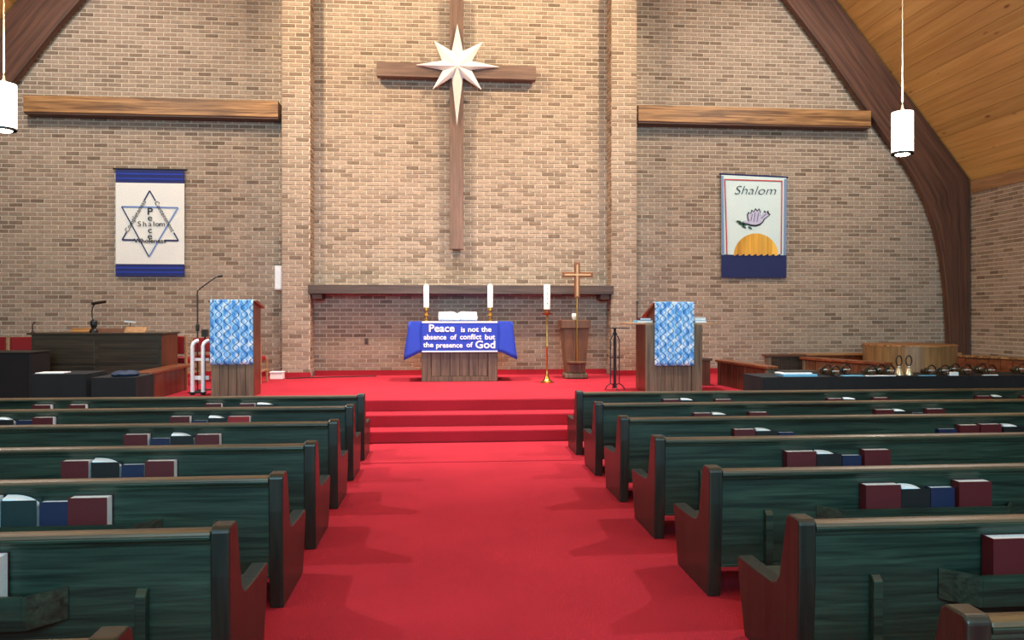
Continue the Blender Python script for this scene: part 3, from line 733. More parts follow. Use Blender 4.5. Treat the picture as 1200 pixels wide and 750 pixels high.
# side drops
sb_ = len(vs)
for sx, xx, fl_ in ((0, cx0, -1), (nx, cx1, 1)):
    q = len(vs); nn = 10
    for jj in range(nn + 1):
        yy = yF + (TY + TD + .05 - yF) * jj / nn
        for j in range(nrow + 1):
            v = j / nrow; dz = (zc - zlow) * (1 - .25 * math.sin(jj / nn * math.pi)); 
            vs.append((xx + fl_ * (.08 * v + .01 * math.sin(jj * 2) * v), yy - .02 * v * (1 if jj == 0 else 0) + (.03 * v if jj == 0 else 0), zc + .006 - dz * v))
    for jj in range(nn):
        for j in range(nrow): a = q + jj * R + j; fs.append((a, a + R, a + R + 1, a + 1))
mb.add(vs, fs); o = mb.build('tablecloth', 'royal_blue', smooth=True, org=((cx0 + cx1) / 2, TY + .3, zlow))
sm = o.modifiers.new('th', 'SOLIDIFY'); sm.thickness = .006; sm.offset = 1
tag(o, 'royal blue cloth draped over the communion table with hanging corners', 'tablecloth')
# lettered runner
rx0, rx1 = XA(494.5, TY - .1), XA(583, TY - .1); ry = TY - .094
rz0, rz1 = ZA(538, 412.5, ry), tz + .014
t = thing('table_runner', 'blue runner lettered in white hanging over the front of the communion table', 'runner', ((rx0 + rx1) / 2, ry, rz0)); L_ = t.location
MB().box(rx0, rx1, ry, ry + .008, rz0, rz1).box(rx0, rx1, ry + .0081, TY + .05, rz1 - .002, rz1 + .004).build('cloth', 'royal_blue', t, L_, bevel=.002)
box(rx0, rx1, ry - .002, TY + .045, rz1 + .0045, rz1 + .007).build('white_edge', 'text_white', t, L_)
box(rx0, rx1, ry - .003, ry - .0005, rz1 - .02, rz1 + .004).build('white_edge', 'text_white', t, L_)
box(rx0, rx1, ry - .003, ry - .0005, rz0, rz0 + .022).build('white_edge', 'text_white', t, L_)
ly = ry - .004
def wt(s_, size, px, py, b=.003, sq=1.0): text(s_, 'lettering', 'text_white', size, U(px, py, ly), t, L_, bold=b, squash=sq, depth=.002)
wt('Peace', .18, 517.5, 385, .004, 1.08); wt('is', .125, 542.5, 386.5); wt('not', .125, 554.5, 386.2, .003, 1.08); wt('the', .125, 570, 386.2, .003, 1.08)
wt('absence', .122, 509.8, 395.3, .003, 1.0); wt('of', .122, 531, 395.3, .003, 1.05); wt('conflict', .125, 551.5, 395, .003, 1.02); wt('but', .125, 574, 395.2, .003, 1.08)
wt('the', .122, 502, 404.3, .003, 1.08); wt('presence', .122, 526.5, 404.8, .003, 1.04); wt('of', .122, 550, 404.3, .003, 1.05); wt('God', .185, 568.8, 404.2, .004, 1.08)
# candlesticks and candles
ct = tz + .0115 + .004
def candlestick(px, lab, clab):
    x = XA(px, TY + .25); y = TY + .25; z0 = tz + .0165
    t = thing('candlestick', lab, 'candlestick', (x, y, z0), 'altar candlesticks')
    MB().lathe([(.075, 0), (.075, .02), (.05, .03), (.03, .05), (.03, .075), (.06, .1), (.06, .115), (.03, .135), (.022, .16), (.045, .185), (.062, .2), (.062, .212), (.045, .215), (.045, .25), (.035, .25)], (x, y, z0), 16).build('stem', 'brass', t, t.location, smooth=True)
    zc0 = z0 + .2501; h = ZA(px, 333, y) - zc0
    c = thing('candle', clab, 'candle', (x, y, zc0), 'altar candles')
    MB().lathe([(.048, 0), (.048, h - .03), (.04, h - .02), (.001, h - .02)], (x, y, zc0), 16).build('wax', 'candle', c, c.location, smooth=True)
    MB().lathe([(.05, h - .05), (.05, h - .03), (.02, h - .005), (.006, h + .005)], (x, y, zc0), 12).build('follower', 'candle', c, c.location, smooth=True)
    MB().lathe([(.004, h), (.004, h + .03)], (x, y, zc0), 6).build('wick', 'black_metal', c, c.location)
candlestick(499.5, 'turned brass candlestick at the organ end of the communion table', 'white candle standing at the organ end of the communion table')
candlestick(574.5, 'turned brass candlestick at the end of the communion table nearer the tall candle stand', 'white candle at the communion table end nearer the tall candle stand')
# open bible on its stand
bx0, bx1 = XA(514, TY + .2), XA(559, TY + .2); bxm = (bx0 + bx1) / 2 - .01; by = TY + .15; bz = tz + .0165
t = thing('open_book', 'large open book with white pages lying on the communion table', 'book', (bxm, by, bz)); L_ = t.location
MB().prism([(by, bz), (by + .28, bz), (by + .28, bz + .12), (by, bz + .02)], 'X', bx0 + .03, bx1 - .03).build('book_stand', 'dark_plastic', t, L_)
for s_, xx in ((-1, bx0), (1, bx1)):
    vs = []; n = 8
    for k in range(n + 1):
        u = k / n; x = bxm + (xx - bxm) * u; hgt = .045 * math.sin(min(1, u * 3) * 1.57) * (1 - .35 * u)
        for (yy, zz) in ((by - .02, bz + .021), (by + .28, bz + .135)):
            vs += [(x, yy, zz), (x, yy - .012, zz + hgt + .004)]
    fs = []
    for k in range(n):
        a = k * 4; b = a + 4; fs += [(a, b, b + 2, a + 2), (a + 1, a + 3, b + 3, b + 1), (a, a + 1, b + 1, b), (a + 2, b + 2, b + 3, a + 3)]
    fs += [(0, 2, 3, 1), (4 * n, 4 * n + 1, 4 * n + 3, 4 * n + 2)]
    MB().add(vs, fs).build('page_block', 'paper', t, L_, smooth=True)

# ------------------------------------------------------------------ paschal candle on a tall brass stand
CYD = 13.15; x = XA(641, CYD); zt = ZA(641, 362.5, CYD); z0 = PZ
t = thing('candle_stand', 'tall slender brass candle stand on the red platform', 'candle stand', (x, CYD, z0)); L_ = t.location
MB().lathe([(.125, 0), (.125, .012), (.1, .02), (.06, .05), (.035, .1), (.022, .16), (.016, .2)], (x, CYD, z0), 24).build('base', 'brass', t, L_, smooth=True)
MB().lathe([(.0155, .2), (.0155, .6), (.022, .62), (.0155, .64), (.0155, zt - z0 - .14), (.02, zt - z0 - .1)], (x, CYD, z0), 14).build('shaft', 'brass', t, L_, smooth=True)
MB().lathe([(.02, zt - z0 - .1), (.09, zt - z0 - .085), (.1, zt - z0 - .065), (.09, zt - z0 - .068), (.045, zt - z0 - .08), (.045, zt - z0 - .001)], (x, CYD, z0), 20).build('drip_pan', 'bronze', t, L_, smooth=True)
zc1 = ZA(641, 333.5, CYD)
t = thing('candle', 'thick white candle with faint dark marks on the tall brass stand', 'candle', (x, CYD, zt)); L_ = t.location
MB().lathe([(.056, .0005), (.056, zc1 - zt - .008), (.05, zc1 - zt), (.001, zc1 - zt)], (x, CYD, zt), 20).build('wax', 'candle', t, L_, smooth=True)
for k in range(4):
    zz = zt + .1 + k * .085; text('1XAW'[0:0] or '+', 'mark', 'gold_text', .07, (x, CYD - .0575, zz), t, L_, depth=.001)

# ------------------------------------------------------------------ pedestal and processional cross
PY = 13.85; zb_ = PZ
xl, xr_ = XA(662.5, PY), XA(689.5, PY); xm = (xl + xr_) / 2
t = thing('pedestal', 'tapered brown wooden pedestal with a grey base behind the brass cross', 'pedestal', (xm, PY + .2, zb_)); L_ = t.location
def frustum(x0, x1, y0, y1, z0, X0, X1, Y0, Y1, z1):
    return MB().add([(x0,y0,z0),(x1,y0,z0),(x1,y1,z0),(x0,y1,z0),(X0,Y0,z1),(X1,Y0,z1),(X1,Y1,z1),(X0,Y1,z1)], [(0,3,2,1),(4,5,6,7),(0,1,5,4),(1,2,6,5),(2,3,7,6),(3,0,4,7)])
zz0 = ZA(676, 437.5, PY); zz1 = ZA(676, 385, PY); zz2 = ZA(676, 375, PY)
box(xl, xr_, PY, PY + .42, zb_, zz0).build('base', 'grey_oak', t, L_, bevel=.03)
frustum(XA(664.5, PY), XA(686.5, PY), PY + .04, PY + .38, zz0 + .001, XA(660, PY), XA(690.5, PY), PY + .0, PY + .42, zz1).build('body', 'pedestal_wood', t, L_, bevel=.01)
box(XA(658, PY - .02), XA(692, PY - .02), PY - .03, PY + .45, zz1 + .001, zz2).build('rim', 'pedestal_wood', t, L_, bevel=.012)
zl = ZA(676, 426, PY - .1)
box(XA(665.5, PY - .08), XA(687, PY - .08), PY - .1, PY + .032, zl, zl + .035).build('bracket', 'pedestal_wood', t, L_, bevel=.006)
o = MB().lathe([(.03, 0), (.05, .03), (.06, .09), (.05, .12), (.001, .12)], (XA(674, PY + .2), PY + .25, zz2 + .0005), 14).build('cup', 'candle', smooth=True); tag(o, 'small white cup on top of the tapered wooden pedestal', 'cup')
o.location.z = 0
PCY = PY - .065; xs_ = XA(676.2, PCY)
t = thing('processional_cross', 'bronze processional cross on a slim staff in front of the pedestal', 'cross', (xs_, PCY, zl + .036)); L_ = t.location
zcb, zct = ZA(676, 349, PCY), ZA(676, 308, PCY); zarm = ZA(676, 322, PCY)
MB().tube([(xs_, PCY, zl + .0355), (xs_, PCY, zcb)], .017, 10).build('staff', 'brass', t, L_, smooth=True)
bw = .048
ax0, ax1 = XA(659, PCY), XA(694.5, PCY)
MB().box(xs_ - bw, xs_ + bw, PCY - .03, PCY + .03, zcb, zct).build('upright', 'bronze', t, L_, bevel=.006)
MB().box(ax0, xs_ - bw - .0005, PCY - .03, PCY + .03, zarm - bw, zarm + bw).build('arm', 'bronze', t, L_, bevel=.006)
MB().box(xs_ + bw + .0005, ax1, PCY - .03, PCY + .03, zarm - bw, zarm + bw).build('arm', 'bronze', t, L_, bevel=.006)
MB().box(xs_ - .016, xs_ + .016, PCY - .036, PCY - .0305, zcb + .03, zct - .03).box(ax0 + .04, xs_ - .017, PCY - .036, PCY - .0305, zarm - .016, zarm + .016).box(xs_ + .017, ax1 - .04, PCY - .036, PCY - .0305, zarm - .016, zarm + .016).build('inlay', 'rose_brass', t, L_)

# ------------------------------------------------------------------ black metal stand
SYD = 11.75; x = XA(720.5, SYD); zt = ZA(720, 384, SYD); zb_ = PZ
t = thing('metal_stand', 'black wrought metal stand with a thin tray beside the pulpit', 'stand', (x, SYD, zb_)); L_ = t.location
box(XA(709.5, SYD), XA(735, SYD), SYD - .15, SYD + .15, zt - .012, zt).build('tray', 'black_metal', t, L_, bevel=.004)
MB().tube([(x, SYD, zb_ + .03), (x, SYD, zt - .0125)], .02, 8).build('post', 'black_metal', t, L_)
for a in (math.pi, 0, math.pi / 2, -math.pi / 2):
    c_, s_ = math.cos(a), math.sin(a)
    pth = [(.02, zt - .08), (.03, zt - .11), (.055, zt - .16), (.07, zt - .19), (.07, (zt + zb_) / 2), (.07, zb_ + .1)]
    MB().tube([(x + r * c_, SYD + r * s_, z) for r, z in pth], .008, 6).build('side_bar', 'black_metal', t, L_)
    pth = [(.02, zb_ + .09), (.07, zb_ + .1), (.11, zb_ + .08), (.14, zb_ + .04), (.15, zb_ + .008)]
    MB().tube([(x + r * c_, SYD + r * s_, z) for r, z in pth], .0085, 6).build('foot', 'black_metal', t, L_)
MB().tube([(x + .07 * math.cos(a), SYD + .07 * math.sin(a), (zt + zb_) / 2 + .02) for a in [k * math.pi / 8 for k in range(16)]], .006, 6, closed=True).build('ring', 'black_metal', t, L_)

# ------------------------------------------------------------------ lectern (organ side) and its hanging
def hanging(name, x0, x1, yf, z0, z1, ytop, lab, ztb):
    mb = MB(); nx, nz = 16, 16; vs = []
    prof = [(yf, z0 + (z1 - z0) * k / nz) for k in range(nz + 1)] + [(yf + (ytop - yf) * k / 4, z1 + .004 + (ztb - z1) * k / 4) for k in range(1, 5)]
    for i in range(nx + 1):
        u = i / nx
        for j, (y, z) in enumerate(prof):
            wv = .005 * math.sin(u * 14) * max(0, 1 - j / nz)
            vs.append((x0 + (x1 - x0) * u, y + wv, z))
    R = len(prof)
    fs = [(i * R + j, (i + 1) * R + j, (i + 1) * R + j + 1, i * R + j + 1) for i in range(nx) for j in range(R - 1)]
    o = mb.add(vs, fs).build(name, 'wave_cloth', smooth=True, org=((x0 + x1) / 2, yf, z0))
    sm = o.modifiers.new('th', 'SOLIDIFY'); sm.thickness = .006; sm.offset = -1 if False else 0
    tag(o, lab, 'cloth', 'patterned hangings')
LY = 11.3
a0, a1 = XA(247, LY), XA(297.5, LY); zt = ZA(272, 352, LY); zb_ = PZ; dp = .42
t = thing('lectern', 'tall wooden lectern beside the organ with slanted top', 'lectern', ((a0 + a1) / 2, LY + .2, zb_)); L_ = t.location
for (u0, u1) in ((a0, a0 + .024),): pass
MB().box(a0, a1, LY + .021, LY + dp, zb_, zt - .03).build('body', 'red_wood', t, L_, bevel=.006)
nb = 5
for k in range(nb):
    u0, u1 = a0 + (a1 - a0) * k / nb, a0 + (a1 - a0) * (k + 1) / nb
    box(u0 + .002, u1 - .002, LY, LY + .02, zb_, zt - .03).build('board', 'grey_oak', t, L_, bevel=.004)
MB().prism([(LY - .02, zt - .028), (LY - .02, zt), (LY + .12, zt), (LY + dp + .1, zt - .09), (LY + dp + .1, zt - .115), (LY + .02, zt - .028)], 'X', a0 - .035, a1 + .035).build('slanted_top', 'red_wood_x', t, L_, bevel=.004)
hanging('lectern_hanging', a0 + .0, XA(297, LY), LY - .03, ZA(272, 427, LY), zt + .002, LY + .12, 'blue and white wave-patterned hanging on the lectern by the organ', zt + .004)

# ------------------------------------------------------------------ pulpit
QY = 11.45
g0, g1 = XA(757, QY), XA(823, QY); zs_ = ZA(790, 380.5, QY); zt = ZA(790, 355, QY); zb_ = PZ; dp = .62
t = thing('pulpit', 'broad wooden pulpit with side shelves and raised reading desk', 'pulpit', ((g0 + g1) / 2, QY + .3, zb_)); L_ = t.location
pwd = XA(769, QY) - g0
box(g0, g0 + .03, QY + .05, QY + dp, zb_, zs_).build('side_panel', 'red_wood', t, L_)
box(g1 - .03, g1, QY + .05, QY + dp, zb_, zs_).build('side_panel', 'red_wood', t, L_)
box(g0, g0 + pwd, QY, QY + .049, zb_, zs_).build('front_pilaster', 'grey_oak', t, L_, bevel=.006)
box(g1 - pwd, g1, QY, QY + .049, zb_, zs_).build('front_pilaster', 'grey_oak', t, L_, bevel=.006)
nb = 4; c0, c1 = g0 + pwd + .001, g1 - pwd - .001
for k in range(nb):
    box(c0 + (c1 - c0) * k / nb + .002, c0 + (c1 - c0) * (k + 1) / nb - .002, QY + .03, QY + .05, zb_, zs_).build('front_board', 'grey_oak', t, L_, bevel=.004)
box(XA(734, QY + .2), c0 + .02, QY + .06, QY + dp + .02, zs_ + .001, zs_ + .026).build('side_shelf', 'pine_trim', t, L_, bevel=.004)
box(c1 - .02, XA(838, QY + .2), QY + .06, QY + dp + .02, zs_ + .001, zs_ + .026).build('side_shelf', 'pine_trim', t, L_, bevel=.004)
MB().prism([(QY + .02, zs_), (QY + .02, zt - .012), (QY + dp, zt - .18), (QY + dp, zs_)], 'X', c0 + .021, c1 - .021).build('desk_body', 'red_wood', t, L_)
MB().prism([(QY - .02, zt - .012), (QY - .02, zt + .005), (QY + .1, zt + .005), (QY + dp + .12, zt - .2), (QY + dp + .12, zt - .225), (QY + .03, zt - .012)], 'X', c0 - .03, c1 + .05).build('slanted_top', 'red_wood_x', t, L_, bevel=.004)
hanging('pulpit_hanging', XA(767.5, QY - .05), XA(813.5, QY - .05), QY - .045, ZA(790, 428.5, QY - .045), zt + .008, QY + .09, 'blue and white wave-patterned hanging on the broad pulpit', zt + .01)
def slab_book(name, px0, px1, y0, d, z0, h, cover, lab, group=None, cat='book'):
    x0, x1 = XA(px0, y0), XA(px1, y0)
    t = thing(name, lab, cat, ((x0 + x1) / 2, y0 + d / 2, z0), group)
    MB().box(x0, x1, y0, y0 + d, z0, z0 + .006).box(x0, x1, y0, y0 + d, z0 + h - .006, z0 + h).box(x0, x0 + .006, y0, y0 + d, z0 + .0061, z0 + h - .0061).build('cover', cover, t, t.location)
    MB().box(x0 + .0065, x1 - .004, y0 + .004, y0 + d - .004, z0 + .0063, z0 + h - .0063).build('pages', 'paper', t, t.location)
zz = zs_ + .027
slab_book('book', 747, 765, QY + .12, .24, zz, .04, 'blue_folder', 'light blue book lying on the pulpit shelf nearer the metal stand')
slab_book('book', 750, 763, QY + .14, .2, zz + .041, .035, 'maroon', 'dark red book on top of the light blue one on the pulpit shelf')
slab_book('book', 814.5, 828, QY + .12, .24, zz, .04, 'blue_folder', 'lower blue book on the pulpit shelf nearer the dove banner')
slab_book('book', 814.5, 827, QY + .13, .22, zz + .041, .04, 'paper', 'white book on top of the blue book on the pulpit shelf')
xq = XA(748.5, QY + .3)
t = thing('microphone', 'thin black microphone standing on the pulpit shelf', 'microphone', (xq, QY + .42, zz)); 
MB().lathe([(.04, 0), (.04, .012), (.008, .02), (.006, .28)], (xq, QY + .42, zz), 10).build('stem', 'black_metal', t, t.location)
MB().lathe([(.008, .281), (.013, .3), (.013, .34), (.005, .35)], (xq, QY + .42, zz), 10).build('head', 'dark_plastic', t, t.location)
# low wooden cabinet beside pulpit
y_ = 12.35; x0, x1 = XA(822, y_), XA(832.5, y_); z1 = ZA(827, 420, y_)
t = thing('low_cabinet', 'low red-brown wooden stand with a dark cap behind the pulpit', 'stand', ((x0 + x1) / 2, y_ + .2, PZ))
box(x0 - .3, x1, y_, y_ + .4, PZ, z1 - .04).build('body', 'red_wood', t, t.location, bevel=.006)
box(x0 - .32, x1 + .03, y_ - .02, y_ + .42, z1 - .039, z1).build('cap', 'arch_wood', t, t.location, bevel=.006)

# ------------------------------------------------------------------ choir rails
def rail(name, p0, p1, zt, th, lab, mat='red_wood', capm='red_wood_x', z0=PZ):
    """panelled low screen from p0 to p1 (x,y) with cap"""
    a, b = Vector((*p0, 0)), Vector((*p1, 0)); d = (b - a); Ln = d.length; d.normalize(); nrm = Vector((-d.y, d.x, 0))
    t = thing(name, lab, 'screen', ((a + b) / 2) + Vector((0, 0, z0)), 'choir screens'); L_ = t.location
    def slab(s0, s1, w, za, zb): 
        pts = [a + d * s0 - nrm * w / 2, a + d * s1 - nrm * w / 2, a + d * s1 + nrm * w / 2, a + d * s0 + nrm * w / 2]
        return MB().prism([(p.x, p.y) for p in pts], 'Z', za, zb)
    slab(.05, Ln - .05, th * .55, z0, zt - .05).build('core', mat, t, L_)
    slab(0, .08, th, z0, zt - .045).build('post', 'grey_oak', t, L_, bevel=.006); slab(Ln - .08, Ln, th, z0, zt - .045).build('post', mat, t, L_, bevel=.006)
    n = max(2, int(Ln / .22))
    for k in range(n):
        s0 = .082 + (Ln - .164) * k / n; s1 = .082 + (Ln - .164) * (k + 1) / n
        slab(s0 + .003, s1 - .003, th * .85, z0 + .001, zt - .046).build('board', mat, t, L_, bevel=.005)
    slab(-.03, Ln + .02, th + .07, zt - .044, zt).build('cap', capm, t, L_, bevel=.008)
    return t
xl_ = XA(167, 10.8)
rail('choir_screen', (xl_, 10.78), (xl_, 12.35), .88, .17, 'low red-brown choir screen running back beside the organ')
xr2 = XA(903, 10.8)
rail('choir_screen', (xr2, 10.78), (xr2 - .12, 12.5), .905, .12, 'low red-brown choir screen running back from the handbell table')
y2 = 12.9
rail('choir_screen', (XA(897, y2), y2), (XA(941, y2), y2), ZA(915, 415, y2), .12, 'short dark choir screen facing the pews behind the handbell table', mat='organ_wood', capm='arch_wood')
rail('choir_screen', (XA(943, 12.7), 12.7), (XA(1040, 11.1), 11.1), .93, .12, 'brown choir screen slanting towards the bells in front of the drum', mat='pedestal_wood', capm='red_wood_x')
rail('choir_screen', (XA(930, 14.3), 14.25), (XA(1120, 14.3), 14.25), ZA(980, 413.5, 14.3), .14, 'orange-brown choir screen along the brick wall behind the drum', mat='red_wood_x', capm='oak')
rail('choir_screen', (XA(1113, 14.0), 13.95), (XR - .25, 12.3), ZA(1113, 415, 14.0), .14, 'orange-brown choir screen running forward along the side wall', mat='red_wood_x', capm='oak')
# round wooden drum
yd = 12.9; xd0, xd1 = XA(1018, yd), XA(1112, yd); rd = (xd1 - xd0) / 2; zt = ZA(1065, 403.5, yd - .2); xd = (xd0 + xd1) / 2
t = thing('wooden_drum', 'large round wooden drum-shaped lectern in the choir area', 'drum', (xd, yd, PZ))
MB().lathe([(rd, 0), (rd, zt - PZ - .031)], (xd, yd, PZ), 48).build('drum_wall', 'drum_wood', t, t.location, smooth=True)
MB().lathe([(rd + .012, zt - PZ - .03), (rd + .012, zt - PZ - .006), (rd, zt - PZ), (.001, zt - PZ)], (xd, yd, PZ), 48).build('drum_top', 'oak', t, t.location, smooth=True)

# ------------------------------------------------------------------ handbell table
hy = 9.85; hx0, hx1 = XA(894, hy), 8.7; hz = ZA(1000, 441.5, hy)
def drape(name, x0, x1, y0, y1, zt, lab, mat='black_cloth', seed=0):
    rr = random.Random(seed); t = thing(name, lab, 'table', ((x0 + x1) / 2, (y0 + y1) / 2, .001)); L_ = t.location
    box(x0 + .03, x1 - .03, y0 + .03, y1 - .03, zt - .035, zt - .012).build('tabletop', 'organ_wood', t, L_)
    for xx in (x0 + .08, x1 - .13):
        for yy in (y0 + .06, y1 - .11): box(xx, xx + .05, yy, yy + .05, .001, zt - .036).build('leg', 'black_metal', t, L_)
    per = []; nx = max(8, int((x1 - x0) / .06)); ny = 10
    for i in range(nx): per.append((x0 + (x1 - x0) * i / nx, y0, 0, -1))
    for i in range(ny): per.append((x1, y0 + (y1 - y0) * i / ny, 1, 0))
    for i in range(nx): per.append((x1 - (x1 - x0) * i / nx, y1, 0, 1))
    for i in range(ny): per.append((x0, y1 - (y1 - y0) * i / ny, -1, 0))
    n = len(per); vs = []
    for j in range(5):
        v = j / 4
        for i, (x, y, ax, ay) in enumerate(per):
            wv = (.018 * math.sin(i * 1.1) + .01 * rr.uniform(-1, 1)) * v; q = .002 * v
            vs.append((x + ax * (q + wv), y + ay * (q + wv), zt - v * (zt - .02)))
    fs = [(j * n + i, j * n + (i + 1) % n, (j + 1) * n + (i + 1) % n, (j + 1) * n + i) for j in range(4) for i in range(n)] + [tuple(range(n))]
    o = MB().add(vs, fs).build('cloth', mat, t, L_, smooth=True)
    return t
drape('handbell_table', hx0, hx1, hy, hy + .68, hz, 'long black-draped table of handbells behind the first pew right of the aisle')
def loop_bell(px, ysh, upright, lab, sc=1.0, gold=False):
    y = hy + ysh; x = XA(px, y); z = hz + .0015
    t = thing('handbell', lab, 'handbell', (x, y, z), 'handbells on the black table'); L_ = t.location
    if upright:
        MB().lathe([(.058, 0), (.055, .02), (.042, .06), (.034, .09), (.012, .105), (.001, .106)], (x, y, z), 16).build('bell', 'pale_brass', t, L_, smooth=True)
        MB().lathe([(.012, .1065), (.02, .115), (.012, .125)], (x, y, z), 10).build('collar', 'candle', t, L_)
        MB().tube([(x + .042 * math.cos(a), y, z + .195 + .07 * math.sin(a)) for a in [k * math.pi / 8 for k in range(16)]], .009, 6, closed=True).build('handle', 'black_metal', t, L_, smooth=True)
    else:
        r = .062 * sc
        MB().lathe([(r, -.11), (r * .93, -.09), (r * .7, -.04), (r * .55, 0), (.012, .012), (.001, .013)], (x, y + .16, z + r + .001), 18, axis='Y').build('bell', 'dark_bell', t, L_, smooth=True)
        MB().tube([(x + .07 * sc * math.cos(a), y - .05, z + .088 * sc + .078 * sc * math.sin(a)) for a in [k * math.pi / 10 for k in range(20)]], .0095, 6, closed=True).build('handle', 'black_metal', t, L_, smooth=True)
        MB().tube([(x, y - .04, z + .088 * sc), (x, y + .05, z + .07 * sc)], .011, 6).box(x - .06 * sc, x + .06 * sc, y - .055, y - .045, z + .083 * sc, z + .093 * sc).build('collar', 'grey_plastic', t, L_)
bells = [(967, .36, 0), (977, .06, 0), (990, .36, 0), (1019, .1, 0), (1030, .4, 0), (1041, .1, 0), (1053.5, .2, 1), (1065, .2, 1), (1089, .1, 0), (1105, .1, 0), (1117, .4, 0), (1131, .14, 0), (1148, .4, 0), (1159, .1, 0), (1195, .24, 0)]
for i, (px, ys_, up) in enumerate(bells):
    lab = 'brass handbell standing upright on the black table, %s of the two' % ('first' if px < 1060 else 'second') if up else 'handbell lying with a black loop handle, %s along the black table' % (['first', 'second', 'third', 'fourth', 'fifth', 'sixth', '', '', 'seventh', 'eighth', 'ninth', 'tenth', 'eleventh', 'twelfth', 'last'][i])
    loop_bell(px, ys_, up, lab, .85, gold=i % 3 == 0)
def folder(px0, px1, ysh, d, z, h, mat, lab, rz=0):
    y = hy + ysh; x0, x1 = XA(px0, y), XA(px1, y); o = MB().box(x0, x1, y, y + d, z, z + h).build('folder', mat, org=((x0 + x1) / 2, y + d / 2, z), bevel=.003)
    o.rotation_euler.z = rz; tag(o, lab, 'folder', 'folders on the bell table'); return o
zf_ = hz + .0015
folder(918, 958, .04, .24, zf_, .03, 'blue_folder', 'light blue folder at the near end of the bell table, lowest in its stack')
folder(916, 952, .05, .22, zf_ + .031, .02, 'paper', 'white sheaf lying on the light blue folder of the bell table')
folder(919, 960, .1, .24, zf_ + .052, .018, 'dark_plastic', 'dark folder on top of the stack at the bell table end')
folder(989, 1013, .03, .09, zf_, .012, 'blue_folder', 'pale blue folder beside the fourth loop-handled bell')
folder(1016, 1050, .01, .06, zf_, .012, 'paper', 'white paper in front of the upright handbells')
folder(1078, 1097, .0, .04, zf_, .012, 'blue_folder', 'pale blue folder right of the upright handbells')
folder(1113.5, 1123.5, .02, .06, zf_, .05, 'paper', 'bright white paper block on the bell table near the curved arch foot')
folder(1153, 1170, .0, .04, zf_, .012, 'paper', 'white paper strip at the far end of the bell table')

# ------------------------------------------------------------------ organ console and things near it
OY = 12.0; ox0, ox1 = XA(37, OY), XA(189, OY); oz = ZA(110, 390, OY); od = .72
t = thing('organ_console', 'dark wooden organ console seen from behind beside the choir screen', 'organ', ((ox0 + ox1) / 2, OY + .35, PZ)); L_ = t.location
box(ox0, ox1, OY + .022, OY + od, PZ, oz - .03).build('case', 'red_wood', t, L_, bevel=.006)
box(ox0 - .06, ox1 + .03, OY - .03, OY + od + .03, oz - .029, oz).build('top', 'organ_wood', t, L_, bevel=.006)
zm = [PZ + .02, PZ + .42, oz - .1]
box(ox0, ox1, OY, OY + .0215, PZ, oz - .03).build('back_board', 'organ_wood', t, L_)
pxs = [ox0 + .04, (ox0 + ox1) / 2 - .03, (ox0 + ox1) / 2 + .03, ox1 - .04]
for (a, b) in ((pxs[0], pxs[1]), (pxs[2], pxs[3])):
    for (z0, z1) in ((zm[0], zm[1] - .02), (zm[1] + .02, zm[2])):
        box(a, b, OY - .012, OY - .0005, z0, z1).build('panel', 'organ_wood', t, L_, bevel=.008)
MB().prism([(OY + .25, oz + .001), (OY + .3, oz + .001), (OY + .36, oz + .07), (OY + .34, oz + .07)], 'X', XA(83, OY + .3), XA(105, OY + .3)).build('music_rack', 'oak', t, L_)
MB().prism([(OY + .25, oz + .001), (OY + .3, oz + .001), (OY + .36, oz + .06), (OY + .34, oz + .06)], 'X', XA(105.5, OY + .3), XA(146, OY + .3)).build('music_rack', 'arch_wood', t, L_)
MB().prism([(OY + .25, oz + .001), (OY + .3, oz + .001), (OY + .36, oz + .085), (OY + .34, oz + .085)], 'X', XA(146.5, OY + .3), XA(171, OY + .3)).build('music_rack', 'pine_trim', t, L_)
yl = OY + .14; x = XA(110, yl)
t = thing('reading_lamp', 'black gooseneck reading lamp standing on the organ', 'lamp', (x, yl, oz + .001))
MB().lathe([(.06, 0), (.06, .03), (.03, .06), (.05, .12), (.05, .17), (.02, .2)], (x, yl, oz + .001), 12).build('base', 'black_metal', t, t.location)
MB().tube([U(a, b, yl) for a, b in ((109.5, 377), (108, 371), (107.7, 365), (108.5, 360), (111, 356.5))], .01, 8).build('neck', 'black_metal', t, t.location)
MB().tube([U(a, b, yl) for a, b in ((107.5, 356), (116, 354.6), (124, 353.6))], .022, 8).build('head', 'black_metal', t, t.location)
yq = OY + .5
o = MB().prism([(U(145, 377, yq).x, U(0, 377.6, yq).z), (U(159, 0, yq).x, U(0, 378.6, yq).z), (U(159, 0, yq).x, U(0, 377.2, yq).z), (U(146, 0, yq).x, U(0, 375.8, yq).z)], 'Y', yq, yq + .01)
t = thing('music_paper', 'thin strip of white paper above the organ rack', 'lamp', (XA(152, yq), yq, oz + .001))  # white paper on a thin post, gives no light
o.build('bar', 'paper', t, t.location); MB().tube([(XA(152, yq), yq + .016, oz + .001), (XA(152, yq), yq + .016, ZA(152, 378, yq))], .006, 6).build('post', 'black_metal', t, t.location)
x = XA(38.5, OY + .1)
t = thing('microphone', 'small dark microphone at the outer end of the organ', 'microphone', (x, OY + .1, oz + .001))
MB().tube([(x, OY + .1, oz + .001), U(38, 382, OY + .1), U(39, 379, OY + .1), U(41.5, 377.3, OY + .1)], .009, 6).build('stem', 'black_metal', t, t.location)
MB().lathe([(.03, 0), (.03, .012), (.012, .014)], (x, OY + .1, oz + .0015), 10).build('base', 'black_metal', t, t.location)

